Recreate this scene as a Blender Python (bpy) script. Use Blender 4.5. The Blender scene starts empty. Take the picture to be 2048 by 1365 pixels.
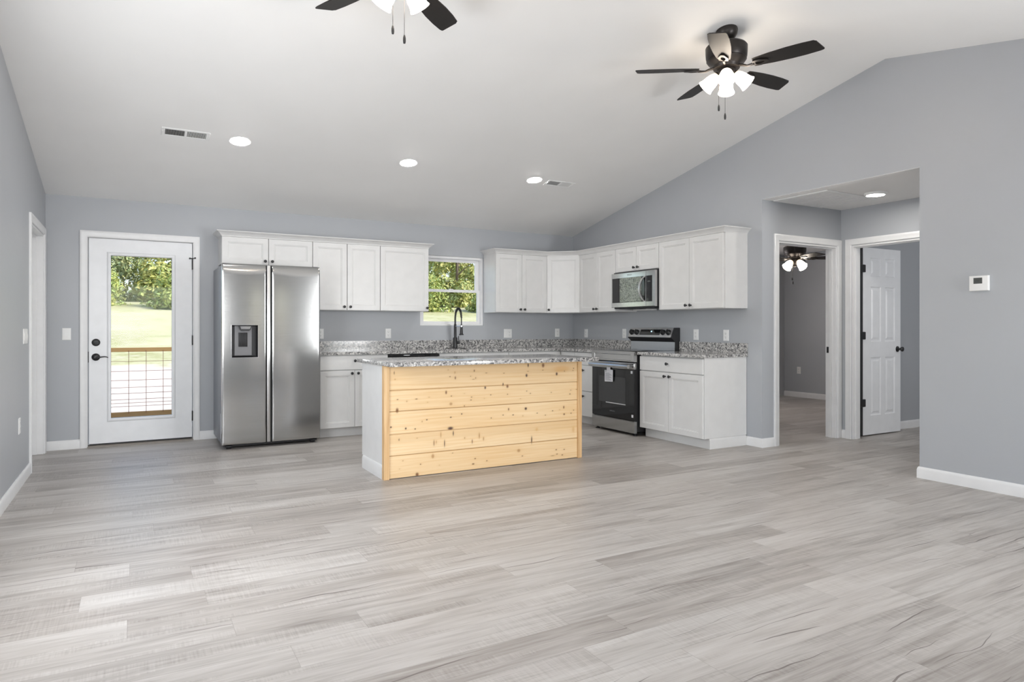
import bpy, bmesh, math, random
import numpy as np
from mathutils import Vector, Matrix

SC = bpy.context.scene
COL = SC.collection
PI = math.pi

# ------------------------------------------------------------------ camera
cam = bpy.data.cameras.new('camera')
camo = bpy.data.objects.new('camera', cam)
COL.objects.link(camo)
SC.camera = camo
camo.location = (0, 0, 1.169)
camo.rotation_euler = (PI / 2, 0, math.radians(-29.507))
cam.sensor_width = 36.0
cam.lens = 1333.95 / 2048 * 36.0
cam.shift_y = -(682.5 - 655.94) / 2048
cam.clip_start = 0.05
cam.clip_end = 400

# ------------------------------------------------------------------ light, sky, exposure
vs = SC.view_settings
vs.view_transform = 'Standard'
vs.look = 'None'
vs.gamma = 1.0
vs.use_curve_mapping = False
vs.exposure = 0.6

world = bpy.data.worlds.new('sky')
SC.world = world
world.use_nodes = True
_nt = world.node_tree
_bg = _nt.nodes['Background']
_sky = _nt.nodes.new('ShaderNodeTexSky')
_sky.sky_type = 'NISHITA'
_sky.sun_disc = False
_sky.sun_elevation = math.radians(48)
_sky.sun_rotation = math.radians(120)
_sky.air_density = 1.0
_sky.dust_density = 2.0
_nt.links.new(_sky.outputs[0], _bg.inputs[0])
_bg.inputs[1].default_value = 0.26

def lamp(name, kind, loc, energy, color=(1, 1, 1), direction=None, **kw):
    l = bpy.data.lights.new(name, kind)
    l.energy = energy
    l.color = color
    for k, v in kw.items():
        setattr(l, k, v)
    o = bpy.data.objects.new(name, l)
    COL.objects.link(o)
    o.location = loc
    if direction is not None:
        o.rotation_euler = Vector(direction).to_track_quat('-Z', 'Y').to_euler()
    return o

lamp('sun', 'SUN', (0, 0, 30), 2.5, (1.0, 0.96, 0.88), (-0.62, 0.42, -0.70), angle=math.radians(1.0))
# added area lamps standing in for daylight at the added, unseen windows
DAY = (0.975, 0.985, 1.0)
lamp('window_daylight', 'AREA', (-0.80, 3.35, 1.43), 60.0, DAY, (1, 0.25, -0.06), shape='RECTANGLE', size=1.3, size_y=2.0)
lamp('window_daylight', 'AREA', (4.75, -1.29, 1.10), 62.0, DAY, (-0.75, 1, 0.02), spread=math.radians(135), shape='RECTANGLE', size=0.95, size_y=1.9)
lamp('window_daylight', 'AREA', (0.15, -1.29, 1.43), 25.0, DAY, (0.0, 1, 0.05), spread=math.radians(135), shape='RECTANGLE', size=1.4, size_y=1.3)
# added fill lamps in the two side rooms
lamp('bedroom_daylight', 'AREA', (7.3, 7.62, 1.5), 15.0, (1.0, 0.95, 0.95), (0.1, -1, 0), shape='RECTANGLE', size=1.2, size_y=1.2)
lamp('side_room_daylight', 'AREA', (7.5, 1.45, 1.6), 17.0, (0.97, 0.98, 1.0), (-0.1, 1, 0), shape='RECTANGLE', size=1.2, size_y=1.2)
FANW = 9.0          # radiance of the frosted fan shades
DOWNW = 118.0        # radiance of the recessed light lenses

# ------------------------------------------------------------------ scene helpers
ROOT = {}

def tag(o, label=None, cat=None, group=None, kind=None):
    for k, v in (('label', label), ('category', cat), ('group', group), ('kind', kind)):
        if v:
            o[k] = v
    return o

def thing(name, label, cat, loc=(0, 0, 0), rz=0.0, group=None, kind=None):
    o = bpy.data.objects.new(name, None)
    o.empty_display_size = 0.1
    COL.objects.link(o)
    o.location = loc
    o.rotation_euler = (0, 0, rz)
    ROOT[o.name] = Matrix.Translation(Vector(loc)) @ Matrix.Rotation(rz, 4, 'Z')
    return tag(o, label, cat, group, kind)

def copy_tree(o, parent=None):
    c = o.copy()
    COL.objects.link(c)
    if parent is not None:
        c.parent = parent
    for ch in list(o.children):
        copy_tree(ch, c)
    return c

class MB:
    """collects shapes in one bmesh and links them as one mesh object"""
    def __init__(s, M=None):
        s.bm = bmesh.new()
        s.M = M or Matrix.Identity(4)

    def V(s, *pts):
        return [s.bm.verts.new(s.M @ Vector(p)) for p in pts]

    def F(s, vs_):
        try:
            return s.bm.faces.new(vs_)
        except ValueError:
            return None

    def box(s, x0, x1, y0, y1, z0, z1, bev=0.0, seg=1):
        v = s.V((x0, y0, z0), (x1, y0, z0), (x1, y1, z0), (x0, y1, z0), (x0, y0, z1), (x1, y0, z1), (x1, y1, z1), (x0, y1, z1))
        fs = [s.F([v[i] for i in q]) for q in ((0, 3, 2, 1), (4, 5, 6, 7), (0, 1, 5, 4), (1, 2, 6, 5), (2, 3, 7, 6), (3, 0, 4, 7))]
        if bev:
            es = list({e for f in fs for e in f.edges})
            bmesh.ops.bevel(s.bm, geom=es, offset=bev, segments=seg, affect='EDGES', profile=0.5)
        return s

    def prism(s, poly, axis, a, b):
        """extrude a polygon along an axis: 'x' takes (y,z), 'y' takes (x,z), 'z' takes (x,y)"""
        def pt(p, c):
            return {'x': (c, p[0], p[1]), 'y': (p[0], c, p[1]), 'z': (p[0], p[1], c)}[axis]
        A = s.V(*[pt(p, a) for p in poly])
        B = s.V(*[pt(p, b) for p in poly])
        n = len(poly)
        for i in range(n):
            j = (i + 1) % n
            s.F([A[i], A[j], B[j], B[i]])
        s.F(A)
        s.F(B[::-1])
        return s

    def lathe(s, prof, c=(0, 0, 0), axis='z', n=24, M=None):
        """revolve (r, h) pairs about an axis through c"""
        M = M or {'z': Matrix.Identity(4), '-y': Matrix.Rotation(PI / 2, 4, 'X'), '-x': Matrix.Rotation(-PI / 2, 4, 'Y'), 'x': Matrix.Rotation(PI / 2, 4, 'Y'), '-z': Matrix.Rotation(PI, 4, 'X')}[axis]
        T = Matrix.Translation(Vector(c)) @ M
        rings = []
        for r, h in prof:
            if r < 1e-6:
                rings.append(s.V(T @ Vector((0, 0, h))))
            else:
                rings.append(s.V(*[T @ Vector((r * math.cos(2 * PI * i / n), r * math.sin(2 * PI * i / n), h)) for i in range(n)]))
        for a, b in zip(rings, rings[1:]):
            for i in range(n):
                j = (i + 1) % n
                if len(a) == 1 and len(b) == 1:
                    continue
                if len(a) == 1:
                    s.F([a[0], b[i], b[j]])
                elif len(b) == 1:
                    s.F([a[i], b[0], a[j]])
                else:
                    s.F([a[i], a[j], b[j], b[i]])
        for r_ in (rings[0], rings[-1]):
            if len(r_) > 1:
                s.F(r_)
        return s

    def tube(s, pts, r, n=10):
        pts = [Vector(p) for p in pts]
        rs = r if isinstance(r, (list, tuple)) else [r] * len(pts)
        up = None
        rings = []
        for i, p in enumerate(pts):
            t = (pts[min(i + 1, len(pts) - 1)] - pts[max(i - 1, 0)]).normalized()
            if up is None:
                up = t.orthogonal().normalized()
            else:
                up = (up - t * up.dot(t)).normalized()
            w = t.cross(up)
            rings.append(s.V(*[p + (up * math.cos(2 * PI * k / n) + w * math.sin(2 * PI * k / n)) * rs[i] for k in range(n)]))
        for a, b in zip(rings, rings[1:]):
            for k in range(n):
                j = (k + 1) % n
                s.F([a[k], a[j], b[j], b[k]])
        s.F(rings[0][::-1])
        s.F(rings[-1])
        return s

    def sweep(s, path, n, prof):
        """mitred moulding along a planar path: profile (outward in the plane, along the normal n)"""
        n = Vector(n)
        P = [Vector(p) for p in path]
        T = [(b - a).normalized() for a, b in zip(P, P[1:])]
        rings = []
        for i, p in enumerate(P):
            o1 = n.cross(T[max(i - 1, 0)])
            o2 = n.cross(T[min(i, len(T) - 1)])
            m = (o1 + o2) / (1 + o1.dot(o2))
            rings.append(s.V(*[p + m * a + n * b for a, b in prof]))
        k = len(prof)
        for a, b in zip(rings, rings[1:]):
            for i in range(k):
                j = (i + 1) % k
                s.F([a[i], a[j], b[j], b[i]])
        s.F(rings[0])
        s.F(rings[-1][::-1])
        return s

    def nest(s, x0, x1, z0, z1, steps, back=None, cap=True):
        """nested rectangles facing -y: steps of (inset, y); back closes it behind"""
        rings = []
        if back is not None:
            rings.append(s.V((x0, back, z0), (x1, back, z0), (x1, back, z1), (x0, back, z1)))
            s.F(rings[0][::-1])
        for d, y in steps:
            rings.append(s.V((x0 + d, y, z0 + d), (x1 - d, y, z0 + d), (x1 - d, y, z1 - d), (x0 + d, y, z1 - d)))
        for a, b in zip(rings, rings[1:]):
            for i in range(4):
                j = (i + 1) % 4
                s.F([a[i], a[j], b[j], b[i]])
        if cap:
            s.F(rings[-1])
        return s

    def build(s, name, mat, parent=None, local=False, smooth=38, label=None):
        bm = s.bm
        if parent is not None and not local:
            r = parent
            while r.parent is not None:
                r = r.parent
            if r.name in ROOT:
                bm.transform(ROOT[r.name].inverted())
        bmesh.ops.remove_doubles(bm, verts=bm.verts, dist=1e-6)
        bmesh.ops.recalc_face_normals(bm, faces=bm.faces)
        me = bpy.data.meshes.new(name)
        bm.to_mesh(me)
        bm.free()
        if smooth:
            me.polygons.foreach_set('use_smooth', [True] * len(me.polygons))
            me.set_sharp_from_angle(angle=math.radians(smooth))
        if mat is not None:
            me.materials.append(mat)
        o = bpy.data.objects.new(name, me)
        COL.objects.link(o)
        if parent is not None:
            o.parent = parent
        if label:
            o['label'] = label
        return o

def struct(name, mb, mat, label, cat):
    return tag(mb.build(name, mat), label, cat, kind='structure')

# ------------------------------------------------------------------ materials
class N:
    """small node-tree writer"""
    def __init__(s, name):
        s.m = bpy.data.materials.new(name)
        s.m.use_nodes = True
        s.t = s.m.node_tree
        s.b = s.t.nodes['Principled BSDF']

    def add(s, typ, **kw):
        n = s.t.nodes.new('ShaderNode' + typ)
        for k, v in kw.items():
            setattr(n, k, v)
        return n

    def put(s, sock, v):
        if hasattr(v, 'is_output') or isinstance(v, bpy.types.NodeSocket):
            s.t.links.new(v, sock)
        elif v is not None:
            sock.default_value = v

    def math(s, op, a, b=None, c=None):
        n = s.add('Math', operation=op)
        for i, v in enumerate((a, b, c)):
            if v is not None:
                s.put(n.inputs[i], v)
        return n.outputs[0]

    def coord(s, scale=(1, 1, 1)):
        c = s.add('TexCoord').outputs['Object']
        m = s.add('Mapping')
        s.t.links.new(c, m.inputs[0])
        m.inputs['Scale'].default_value = scale
        return m.outputs[0]

    def comb(s, x, y, z):
        n = s.add('CombineXYZ')
        for i, v in enumerate((x, y, z)):
            s.put(n.inputs[i], v)
        return n.outputs[0]

    def noise(s, vec, scale, detail=4, rough=0.5, dist=0.0):
        n = s.add('TexNoise')
        s.put(n.inputs['Vector'], vec)
        n.inputs['Scale'].default_value = scale
        n.inputs['Detail'].default_value = detail
        n.inputs['Roughness'].default_value = rough
        n.inputs['Distortion'].default_value = dist
        return n.outputs['Fac']

    def ramp(s, fac, stops, interp='LINEAR'):
        n = s.add('ValToRGB')
        n.color_ramp.interpolation = interp
        e = n.color_ramp.elements
        while len(e) < len(stops):
            e.new(0.5)
        for el, (p, c) in zip(e, stops):
            el.position = p
            el.color = (*c, 1) if len(c) == 3 else c
        s.put(n.inputs[0], fac)
        return n.outputs[0]

    def mix(s, fac, a, b, mode='MIX'):
        n = s.add('Mix', data_type='RGBA', blend_type=mode)
        s.put(n.inputs[0], fac)
        for i, v in ((6, a), (7, b)):
            if isinstance(v, tuple):
                v = (*v, 1) if len(v) == 3 else v
            s.put(n.inputs[i], v)
        return n.outputs[2]

    def bump(s, h, strength=0.2, dist=0.001):
        n = s.add('Bump')
        n.inputs['Strength'].default_value = strength
        n.inputs['Distance'].default_value = dist
        s.put(n.inputs['Height'], h)
        s.t.links.new(n.outputs[0], s.b.inputs['Normal'])

    def set(s, **kw):
        nm = {'color': 'Base Color', 'rough': 'Roughness', 'metal': 'Metallic', 'spec': 'Specular IOR Level', 'coat': 'Coat Weight', 'aniso': 'Anisotropic', 'emit': 'Emission Color', 'emits': 'Emission Strength', 'trans': 'Transmission Weight', 'ior': 'IOR', 'sss': 'Subsurface Weight', 'coatr': 'Coat Roughness', 'alpha': 'Alpha', 'tang': 'Tangent', 'anisor': 'Anisotropic Rotation'}
        for k, v in kw.items():
            if isinstance(v, tuple) and len(v) == 3:
                v = (*v, 1)
            s.put(s.b.inputs[nm[k]], v)
        return s

def plain(name, color, rough=0.5, metal=0.0, spec=0.5, **kw):
    """a painted / moulded surface with a very slight procedural variation in tone and gloss"""
    n = N(name)
    f = n.noise(n.coord(), 9.0, 3)
    c = n.ramp(f, [(0.3, tuple(x * 0.975 for x in color)), (0.7, tuple(min(1, x * 1.02) for x in color))])
    n.set(color=c, rough=rough, metal=metal, spec=spec, **kw)
    return n.m

def wallpaint(name, color, rough=0.42, spec=0.5):
    n = N(name)
    co = n.coord()
    f = n.noise(co, 1.6, 3)
    c = n.ramp(f, [(0.3, tuple(x * 0.985 for x in color)), (0.7, tuple(x * 1.015 for x in color))])
    n.set(color=c, rough=rough, spec=spec)
    n.bump(n.noise(co, 260.0, 2), 0.10, 0.0006)
    return n.m

M_wall = wallpaint('grey_wall_paint', (0.440, 0.456, 0.480))
M_ceil = wallpaint('white_ceiling_paint', (0.90, 0.893, 0.88), 0.75, 0.2)
M_trim = plain('white_trim_paint', (0.83, 0.83, 0.83), 0.32)
M_cab = plain('white_cabinet_paint', (0.71, 0.705, 0.695), 0.34)
M_door = plain('white_door_paint', (0.86, 0.87, 0.885), 0.35)
M_black = plain('black_metal', (0.012, 0.012, 0.013), 0.38, 0.0, 0.6)
M_blackplastic = plain('black_plastic', (0.02, 0.02, 0.022), 0.45)
M_dark = plain('dark_void', (0.03, 0.03, 0.03), 0.8)
M_plate = plain('white_plastic', (0.86, 0.86, 0.85), 0.35)
M_vinyl = plain('white_vinyl', (0.85, 0.85, 0.85), 0.3)
M_bronze = plain('oil_rubbed_bronze', (0.030, 0.026, 0.024), 0.36, 0.55)
M_blade = plain('espresso_blade', (0.014, 0.012, 0.011), 0.5, 0.0, 0.35)
M_greyside = plain('grey_appliance_side', (0.24, 0.25, 0.27), 0.4, 0.3)
M_concrete = plain('grey_threshold', (0.30, 0.27, 0.24), 0.6)
M_paper = plain('white_paper', (0.80, 0.80, 0.83), 0.7)
M_ink = plain('grey_ink', (0.25, 0.25, 0.28), 0.7)
M_greyplastic = plain('grey_plastic', (0.20, 0.20, 0.21), 0.4)
M_chrome = plain('chrome', (0.80, 0.80, 0.82), 0.12, 1.0)
M_blackglass = plain('black_glass', (0.006, 0.006, 0.007), 0.05, 0.0, 0.6)
M_lcd = plain('lcd_screen', (0.085, 0.09, 0.085), 0.25)
M_lcdink = plain('lcd_digits', (0.02, 0.02, 0.02), 0.4)
M_roof = plain('roof_shingle', (0.12, 0.12, 0.12), 0.8)

def steel(name, horiz=True, base=(0.50, 0.50, 0.495), rough=0.15, amp=0.25):
    n = N(name)
    sc = (3, 3, 700) if horiz else (700, 700, 3)
    f = n.noise(n.coord(sc), 1.0, 3, 0.6)
    n.set(color=n.ramp(f, [(0.25, tuple(x * 0.93 for x in base)), (0.75, tuple(min(1, x * 1.06) for x in base))]), metal=1.0,
          rough=n.ramp(f, [(0.2, (rough * 0.8,) * 3), (0.8, (rough * 1.25,) * 3)]), aniso=amp)
    t = n.add('Tangent', direction_type='RADIAL', axis='Z')
    n.put(n.b.inputs['Tangent'], t.outputs[0])
    n.bump(f, 0.05, 0.0004)
    return n.m

M_steel = steel('brushed_stainless_steel')
M_steelsoft = steel('satin_stainless_steel', True, (0.62, 0.62, 0.62), 0.42, 0.0)
M_strip = steel('brushed_aluminium', False, (0.72, 0.72, 0.72), 0.3, 0.2)

def glow(name, color, strength, base=(0.9, 0.9, 0.9)):
    n = N(name)
    n.set(color=base, rough=0.3, emit=color, emits=strength)
    return n.m

def shade_mat():
    """frosted shade lit by the bulb near its mouth: dimmer and warmer at the neck"""
    n = N('lit_frosted_glass')
    sx = n.add('SeparateXYZ')
    n.t.links.new(n.add('TexCoord').outputs['Object'], sx.inputs[0])
    t = n.math('ADD', n.math('MULTIPLY', n.math('SUBTRACT', sx.outputs[0], 0.058), 0.731), n.math('MULTIPLY', n.math('ADD', sx.outputs[2], 0.034), -0.682))
    f = n.math('DIVIDE', t, 0.125)
    e = n.ramp(f, [(0.05, (0.055,) * 3), (0.28, (0.30,) * 3), (0.50, (1.0,) * 3), (0.85, (1.0,) * 3), (1.0, (0.30,) * 3)])
    c = n.ramp(f, [(0.05, (1.0, 0.70, 0.42)), (0.40, (1.0, 0.85, 0.68)), (0.8, (1.0, 0.89, 0.77))])
    n.set(color=(0.9, 0.88, 0.84), rough=0.3, emit=c, emits=n.math('MULTIPLY', e, FANW * 1.35))
    return n.m

M_shade = shade_mat()
M_lens = glow('lit_lens', (1.0, 0.985, 0.96), DOWNW)
M_halllens = glow('lit_hall_lens', (1.0, 0.96, 0.90), 72.0)
M_clock = glow('lit_clock_digits', (0.45, 0.75, 1.0), 3.0, (0.1, 0.1, 0.1))

def glass(name, tint=(1, 1, 1), refl=0.10):
    n = N(name)
    tr = n.add('BsdfTransparent')
    tr.inputs[0].default_value = (*tint, 1)
    gl = n.add('BsdfGlossy')
    gl.inputs['Roughness'].default_value = 0.02
    fr = n.add('Fresnel')
    fr.inputs[0].default_value = 1.45
    mx = n.add('MixShader')
    n.put(mx.inputs[0], n.math('MULTIPLY', fr.outputs[0], refl * 10))
    n.t.links.new(tr.outputs[0], mx.inputs[1])
    n.t.links.new(gl.outputs[0], mx.inputs[2])
    n.t.links.new(mx.outputs[0], n.t.nodes['Material Output'].inputs[0])
    return n.m

M_glass = glass('clear_window_glass', (0.97, 0.98, 0.98), 0.014)

def floor_mat():
    n = N('grey_vinyl_plank')
    W, L = 0.181, 1.22
    sx = n.add('SeparateXYZ')
    n.t.links.new(n.add('TexCoord').outputs['Object'], sx.inputs[0])
    X, Y = sx.outputs[0], sx.outputs[1]
    yr = n.math('DIVIDE', Y, W)
    row = n.math('FLOOR', yr)
    w1 = n.add('TexWhiteNoise', noise_dimensions='1D')
    n.put(w1.inputs['W'], row)
    xo = n.math('ADD', n.math('DIVIDE', X, L), n.math('MULTIPLY', w1.outputs['Value'], 7.0))
    colm = n.math('FLOOR', xo)
    w2 = n.add('TexWhiteNoise', noise_dimensions='2D')
    n.put(w2.inputs['Vector'], n.comb(row, colm, 0.0))
    rid = w2.outputs['Value']
    w3 = n.add('TexWhiteNoise', noise_dimensions='2D')
    n.put(w3.inputs['Vector'], n.comb(colm, row, 0.0))
    rid2 = w3.outputs['Value']
    z = n.math('MULTIPLY', rid, 40.0)
    broad = n.noise(n.comb(n.math('MULTIPLY', X, 1.3), n.math('MULTIPLY', Y, 9.0), z), 1.0, 5, 0.55, 0.6)
    fine = n.noise(n.comb(n.math('MULTIPLY', X, 5.0), n.math('MULTIPLY', Y, 150.0), z), 1.0, 4, 0.6)
    mid = n.noise(n.comb(n.math('MULTIPLY', X, 2.2), n.math('MULTIPLY', Y, 34.0), z), 1.0, 5, 0.6, 0.4)
    saw = n.noise(n.comb(n.math('MULTIPLY', X, 140.0), n.math('MULTIPLY', Y, 6.0), z), 1.0, 2)
    yin = n.math('MULTIPLY', n.math('FRACT', yr), W)
    crack = None
    for sd, off, thick in ((5.0, 0.25, 0.0011), (23.0, 0.62, 0.0008)):
        wob = n.noise(n.comb(n.math('MULTIPLY', X, 1.6), n.math('ADD', z, sd), 0.0), 1.0, 3, 0.55)
        yc = n.math('ADD', n.math('MULTIPLY', n.math('ADD', n.math('MULTIPLY', rid, 0.3), off - 0.15), W), n.math('MULTIPLY', n.math('SUBTRACT', wob, 0.5), 0.16))
        mk = n.noise(n.comb(n.math('MULTIPLY', X, 1.9), n.math('ADD', z, sd + 40.0), 0.0), 1.0, 1)
        wd = n.math('MULTIPLY', n.math('MAXIMUM', n.math('SUBTRACT', mk, 0.545), 0.0), thick * 22.0)
        ck = n.math('LESS_THAN', n.math('ABSOLUTE', n.math('SUBTRACT', yin, yc)), wd)
        crack = ck if crack is None else n.math('MAXIMUM', crack, ck)
    t = n.math('ADD', n.math('ADD', n.math('MULTIPLY', rid2, 0.26), 0.10), n.math('MULTIPLY', broad, 0.62))
    t = n.math('ADD', t, n.math('MULTIPLY', n.math('SUBTRACT', mid, 0.5), 0.72))
    t = n.math('ADD', t, n.math('MULTIPLY', n.math('SUBTRACT', fine, 0.5), 0.34))
    sawm = n.math('GREATER_THAN', n.noise(n.comb(n.math('MULTIPLY', X, 1.1), n.math('MULTIPLY', Y, 6.0), n.math('ADD', z, 7.0)), 1.0, 2), 0.52)
    t = n.math('ADD', t, n.math('MULTIPLY', n.math('MULTIPLY', n.math('SUBTRACT', saw, 0.5), 0.32), sawm))
    c = n.ramp(t, [(0.18, (0.205, 0.182, 0.163)), (0.40, (0.340, 0.312, 0.287)), (0.60, (0.455, 0.427, 0.400)), (0.85, (0.560, 0.535, 0.508))])
    c = n.mix(n.math('MULTIPLY', rid, 0.14), c, (0.46, 0.41, 0.37))
    c = n.mix(n.math('MULTIPLY', crack, 0.78), c, (0.12, 0.10, 0.09))
    fy = n.math('FRACT', yr)
    fx = n.math('FRACT', xo)
    seam = n.math('MAXIMUM', n.math('LESS_THAN', fy, 0.013), n.math('LESS_THAN', fx, 0.0017))
    c = n.mix(n.math('MULTIPLY', seam, 0.38), c, (0.16, 0.14, 0.12))
    n.set(color=c, spec=0.38, rough=n.ramp(mid, [(0.3, (0.36,) * 3), (0.7, (0.44,) * 3)]))
    n.bump(n.math('ADD', n.math('MULTIPLY', fine, 0.6), n.math('MULTIPLY', seam, -1.0)), 0.12, 0.0008)
    return n.m

M_floor = floor_mat()

def granite():
    n = N('speckled_granite')
    co = n.coord()
    def vor(scale):
        v = n.add('TexVoronoi', feature='F1')
        n.put(v.inputs['Vector'], co)
        v.inputs['Scale'].default_value = scale
        s_ = n.add('SeparateColor')
        n.t.links.new(v.outputs['Color'], s_.inputs[0])
        return s_.outputs[0]
    a = n.ramp(vor(72), [(0.0, (0.02, 0.02, 0.022)), (0.16, (0.10, 0.10, 0.105)), (0.34, (0.27, 0.265, 0.26)), (0.56, (0.48, 0.465, 0.45)), (0.80, (0.68, 0.665, 0.64))], 'CONSTANT')
    b = n.ramp(vor(125), [(0.0, (0.03, 0.03, 0.032)), (0.18, (0.33, 0.325, 0.32)), (0.6, (0.62, 0.60, 0.58))], 'CONSTANT')
    n.set(color=n.mix(0.36, a, b), rough=0.13, spec=0.5)
    return n.m

M_granite = granite()

def pine(name, vertical=True):
    n = N(name)
    sc = (26, 26, 1.5) if vertical else (1.5, 26, 26)
    co = n.coord(sc)
    f = n.noise(co, 1.0, 5, 0.6, 0.8)
    c = n.ramp(f, [(0.28, (0.50, 0.285, 0.12)), (0.5, (0.66, 0.42, 0.20)), (0.72, (0.76, 0.54, 0.30))])
    n.set(color=c, rough=0.5)
    return n.m

M_pine = pine('knotty_pine_trim')
def attr_mat(name, rough):
    n = N(name)
    a = n.add('Attribute', attribute_name='tone')
    n.set(color=a.outputs['Color'], rough=rough)
    return n.m
M_pinepanel = attr_mat('knotty_pine_boards', 0.5)
M_leaf = attr_mat('leaves', 0.6)
M_bark = plain('bark', (0.16, 0.12, 0.09), 0.9)
M_lumber = plain('treated_lumber', (0.40, 0.25, 0.10), 0.7)
M_wire = plain('rusty_wire', (0.22, 0.10, 0.06), 0.7, 0.4)

def ground_mat():
    n = N('field_grass_and_soil')
    co = n.coord()
    sx = n.add('SeparateXYZ')
    n.t.links.new(co, sx.inputs[0])
    big = n.noise(co, 0.35, 5, 0.6)
    small = n.noise(co, 3.0, 6, 0.7)
    g = n.ramp(n.math('ADD', n.math('MULTIPLY', big, 0.5), n.math('MULTIPLY', small, 0.5)), [(0.35, (0.29, 0.29, 0.12)), (0.5, (0.44, 0.43, 0.25)), (0.65, (0.54, 0.49, 0.33))])
    so = n.ramp(small, [(0.3, (0.50, 0.43, 0.37)), (0.7, (0.64, 0.57, 0.50))])
    e = n.math('ADD', sx.outputs[1], n.math('MULTIPLY', n.math('SUBTRACT', n.noise(co, 0.8, 4), 0.5), 8.0))
    n.set(color=n.mix(n.ramp(e, [(0.0, (0, 0, 0)), (1.0, (1, 1, 1))]) if False else n.math('MINIMUM', 1.0, n.math('MAXIMUM', 0.0, n.math('MULTIPLY', n.math('SUBTRACT', e, 19.0), 0.7))), so, g), rough=0.95, spec=0.1)
    return n.m

M_ground = ground_mat()

def reflection_mat():
    n = N('crinkled_clear_film')  # mottled greens paint a foliage reflection onto the microwave window
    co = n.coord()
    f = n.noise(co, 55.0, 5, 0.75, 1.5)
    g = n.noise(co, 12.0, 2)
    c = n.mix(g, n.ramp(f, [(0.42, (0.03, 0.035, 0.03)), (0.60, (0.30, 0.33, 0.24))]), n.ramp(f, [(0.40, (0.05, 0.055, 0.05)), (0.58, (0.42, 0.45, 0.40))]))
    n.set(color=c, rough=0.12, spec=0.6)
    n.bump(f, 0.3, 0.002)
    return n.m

M_reflection = reflection_mat()

# ------------------------------------------------------------------ room shell
XL, XR, YB, YF = -0.735, 5.32, 7.68, -1.22
ZE, SL, YR = 2.44, 0.2068, 3.23
ZR = ZE + SL * (YB - YR)
HC = 2.42
XE = 6.546
def zc(y):
    return ZE + SL * (YB - y)

def holed(x0, x1, y0, y1, z0, z1, holes, axis):
    """a straight wall built of boxes round its openings; holes are (a0, a1, z0, z1) along the wall"""
    mb = MB()
    lo, hi = (x0, x1) if axis == 'x' else (y0, y1)
    def add(a, b, c, d):
        if b - a > 1e-5 and d - c > 1e-5:
            mb.box(a, b, y0, y1, c, d) if axis == 'x' else mb.box(x0, x1, a, b, c, d)
    cur = lo
    for a0, a1, c0, c1 in sorted(holes):
        add(cur, a0, z0, z1)
        add(a0, a1, z0, c0)
        add(a0, a1, c1, z1)
        cur = a1
    add(cur, hi, z0, z1)
    return mb

struct('floor', MB().box(-1.1, 9.86, -1.36, 7.82, -0.06, 0), M_floor, 'grey wood-look vinyl plank floor running through the kitchen, hall and bedroom', 'floor')
struct('wall_back', holed(-0.855, 9.86, YB, YB + 0.14, 0, ZE, [(-0.40, 0.533, 0, 2.056), (3.05, 3.925, 1.197, 2.07)], 'x'), M_wall, 'grey back wall with the glazed door and the window over the sink', 'wall')
LA, LB = 2.30, 4.40          # added window in the left wall, out of view
struct('wall_left', MB().prism([(LB, 0), (6.62, 0), (6.62, 2.03), (7.52, 2.03), (7.52, 0), (YB, 0), (YB, ZE), (LB, zc(LB))], 'x', XL - 0.12, XL).prism([(YF, 0), (LA, 0), (LA, zc(2 * YR - LA)), (YF, ZE)], 'x', XL - 0.12, XL).box(XL - 0.12, XL, LA, LB, 0, 0.76).prism([(LA, 2.12), (LB, 2.12), (LB, zc(LB)), (YR, ZR), (LA, zc(2 * YR - LA))], 'x', XL - 0.12, XL), M_wall, 'grey wall on the left side with a white cased doorway beside the back corner', 'wall')
struct('wall_right', MB().prism([(YF, 0), (2.957, 0), (2.957, HC), (4.455, HC), (4.455, 0), (YB, 0), (YB, ZE), (YR, ZR), (YF, ZE)], 'x', XR, XR + 0.12), M_wall, 'grey gable wall on the right with the wide hall opening', 'wall')
struct('wall_front', holed(-0.855, 9.86, YF - 0.14, YF, 0, ZE, [(-0.60, 0.90, 0.76, 2.12), (2.30, 2.72, 0.20, 2.05), (4.22, 5.27, 0.10, 2.12)], 'x'), M_wall, 'grey front wall with daylight openings behind the viewer', 'wall')
struct('wall_hall_north', holed(XR + 0.12, XE, 4.455, 4.575, 0, HC, [(5.555, 6.475, 0, 2.03)], 'x'), M_wall, 'grey hall wall holding the cased opening to the far bedroom', 'wall')
struct('wall_hall_east', holed(XE, XE + 0.114, 1.40, 4.575, 0, HC, [(3.62, 4.33, 0, 2.03)], 'y'), M_wall, 'grey hall end wall holding the doorway with the six-panel door', 'wall')
struct('wall_hall_south', MB().box(XR + 0.12, XE, 2.837, 2.957, 0, HC), M_wall, 'grey hall side wall behind the thermostat wall', 'wall')
struct('wall_bedroom_south', MB().box(XE + 0.114, 9.736, 4.495, 4.575, 0, HC), M_wall, 'grey wall seen past the open six-panel door', 'wall')
struct('wall_bedroom_east', MB().box(9.736, 9.86, YF, YB, 0, HC), M_wall, 'grey far bedroom wall behind the bedroom fan', 'wall')
struct('wall_side_room', MB().box(XE + 0.114, 9.736, 1.28, 1.40, 0, HC), M_wall, 'grey wall of the side room behind the six-panel door', 'wall')
_t = 0.05
struct('ceiling', MB().prism([(YB, ZE), (YR, ZR), (YF, ZE), (YF, ZE + _t), (YR, ZR + _t), (YB, ZE + _t)], 'x', XL, XR), M_ceil, 'white vaulted ceiling rising to a ridge above the room', 'ceiling')
struct('ceiling_hall', MB().box(XR + 0.12, XE, 2.957, 4.455, HC, HC + 0.05), M_ceil, 'flat white hall ceiling with the return grille', 'ceiling')
struct('ceiling_bedroom', MB().box(XR + 0.12, 9.736, 4.575, YB, HC, HC + 0.05), M_ceil, 'flat white bedroom ceiling above the far fan', 'ceiling')
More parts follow.
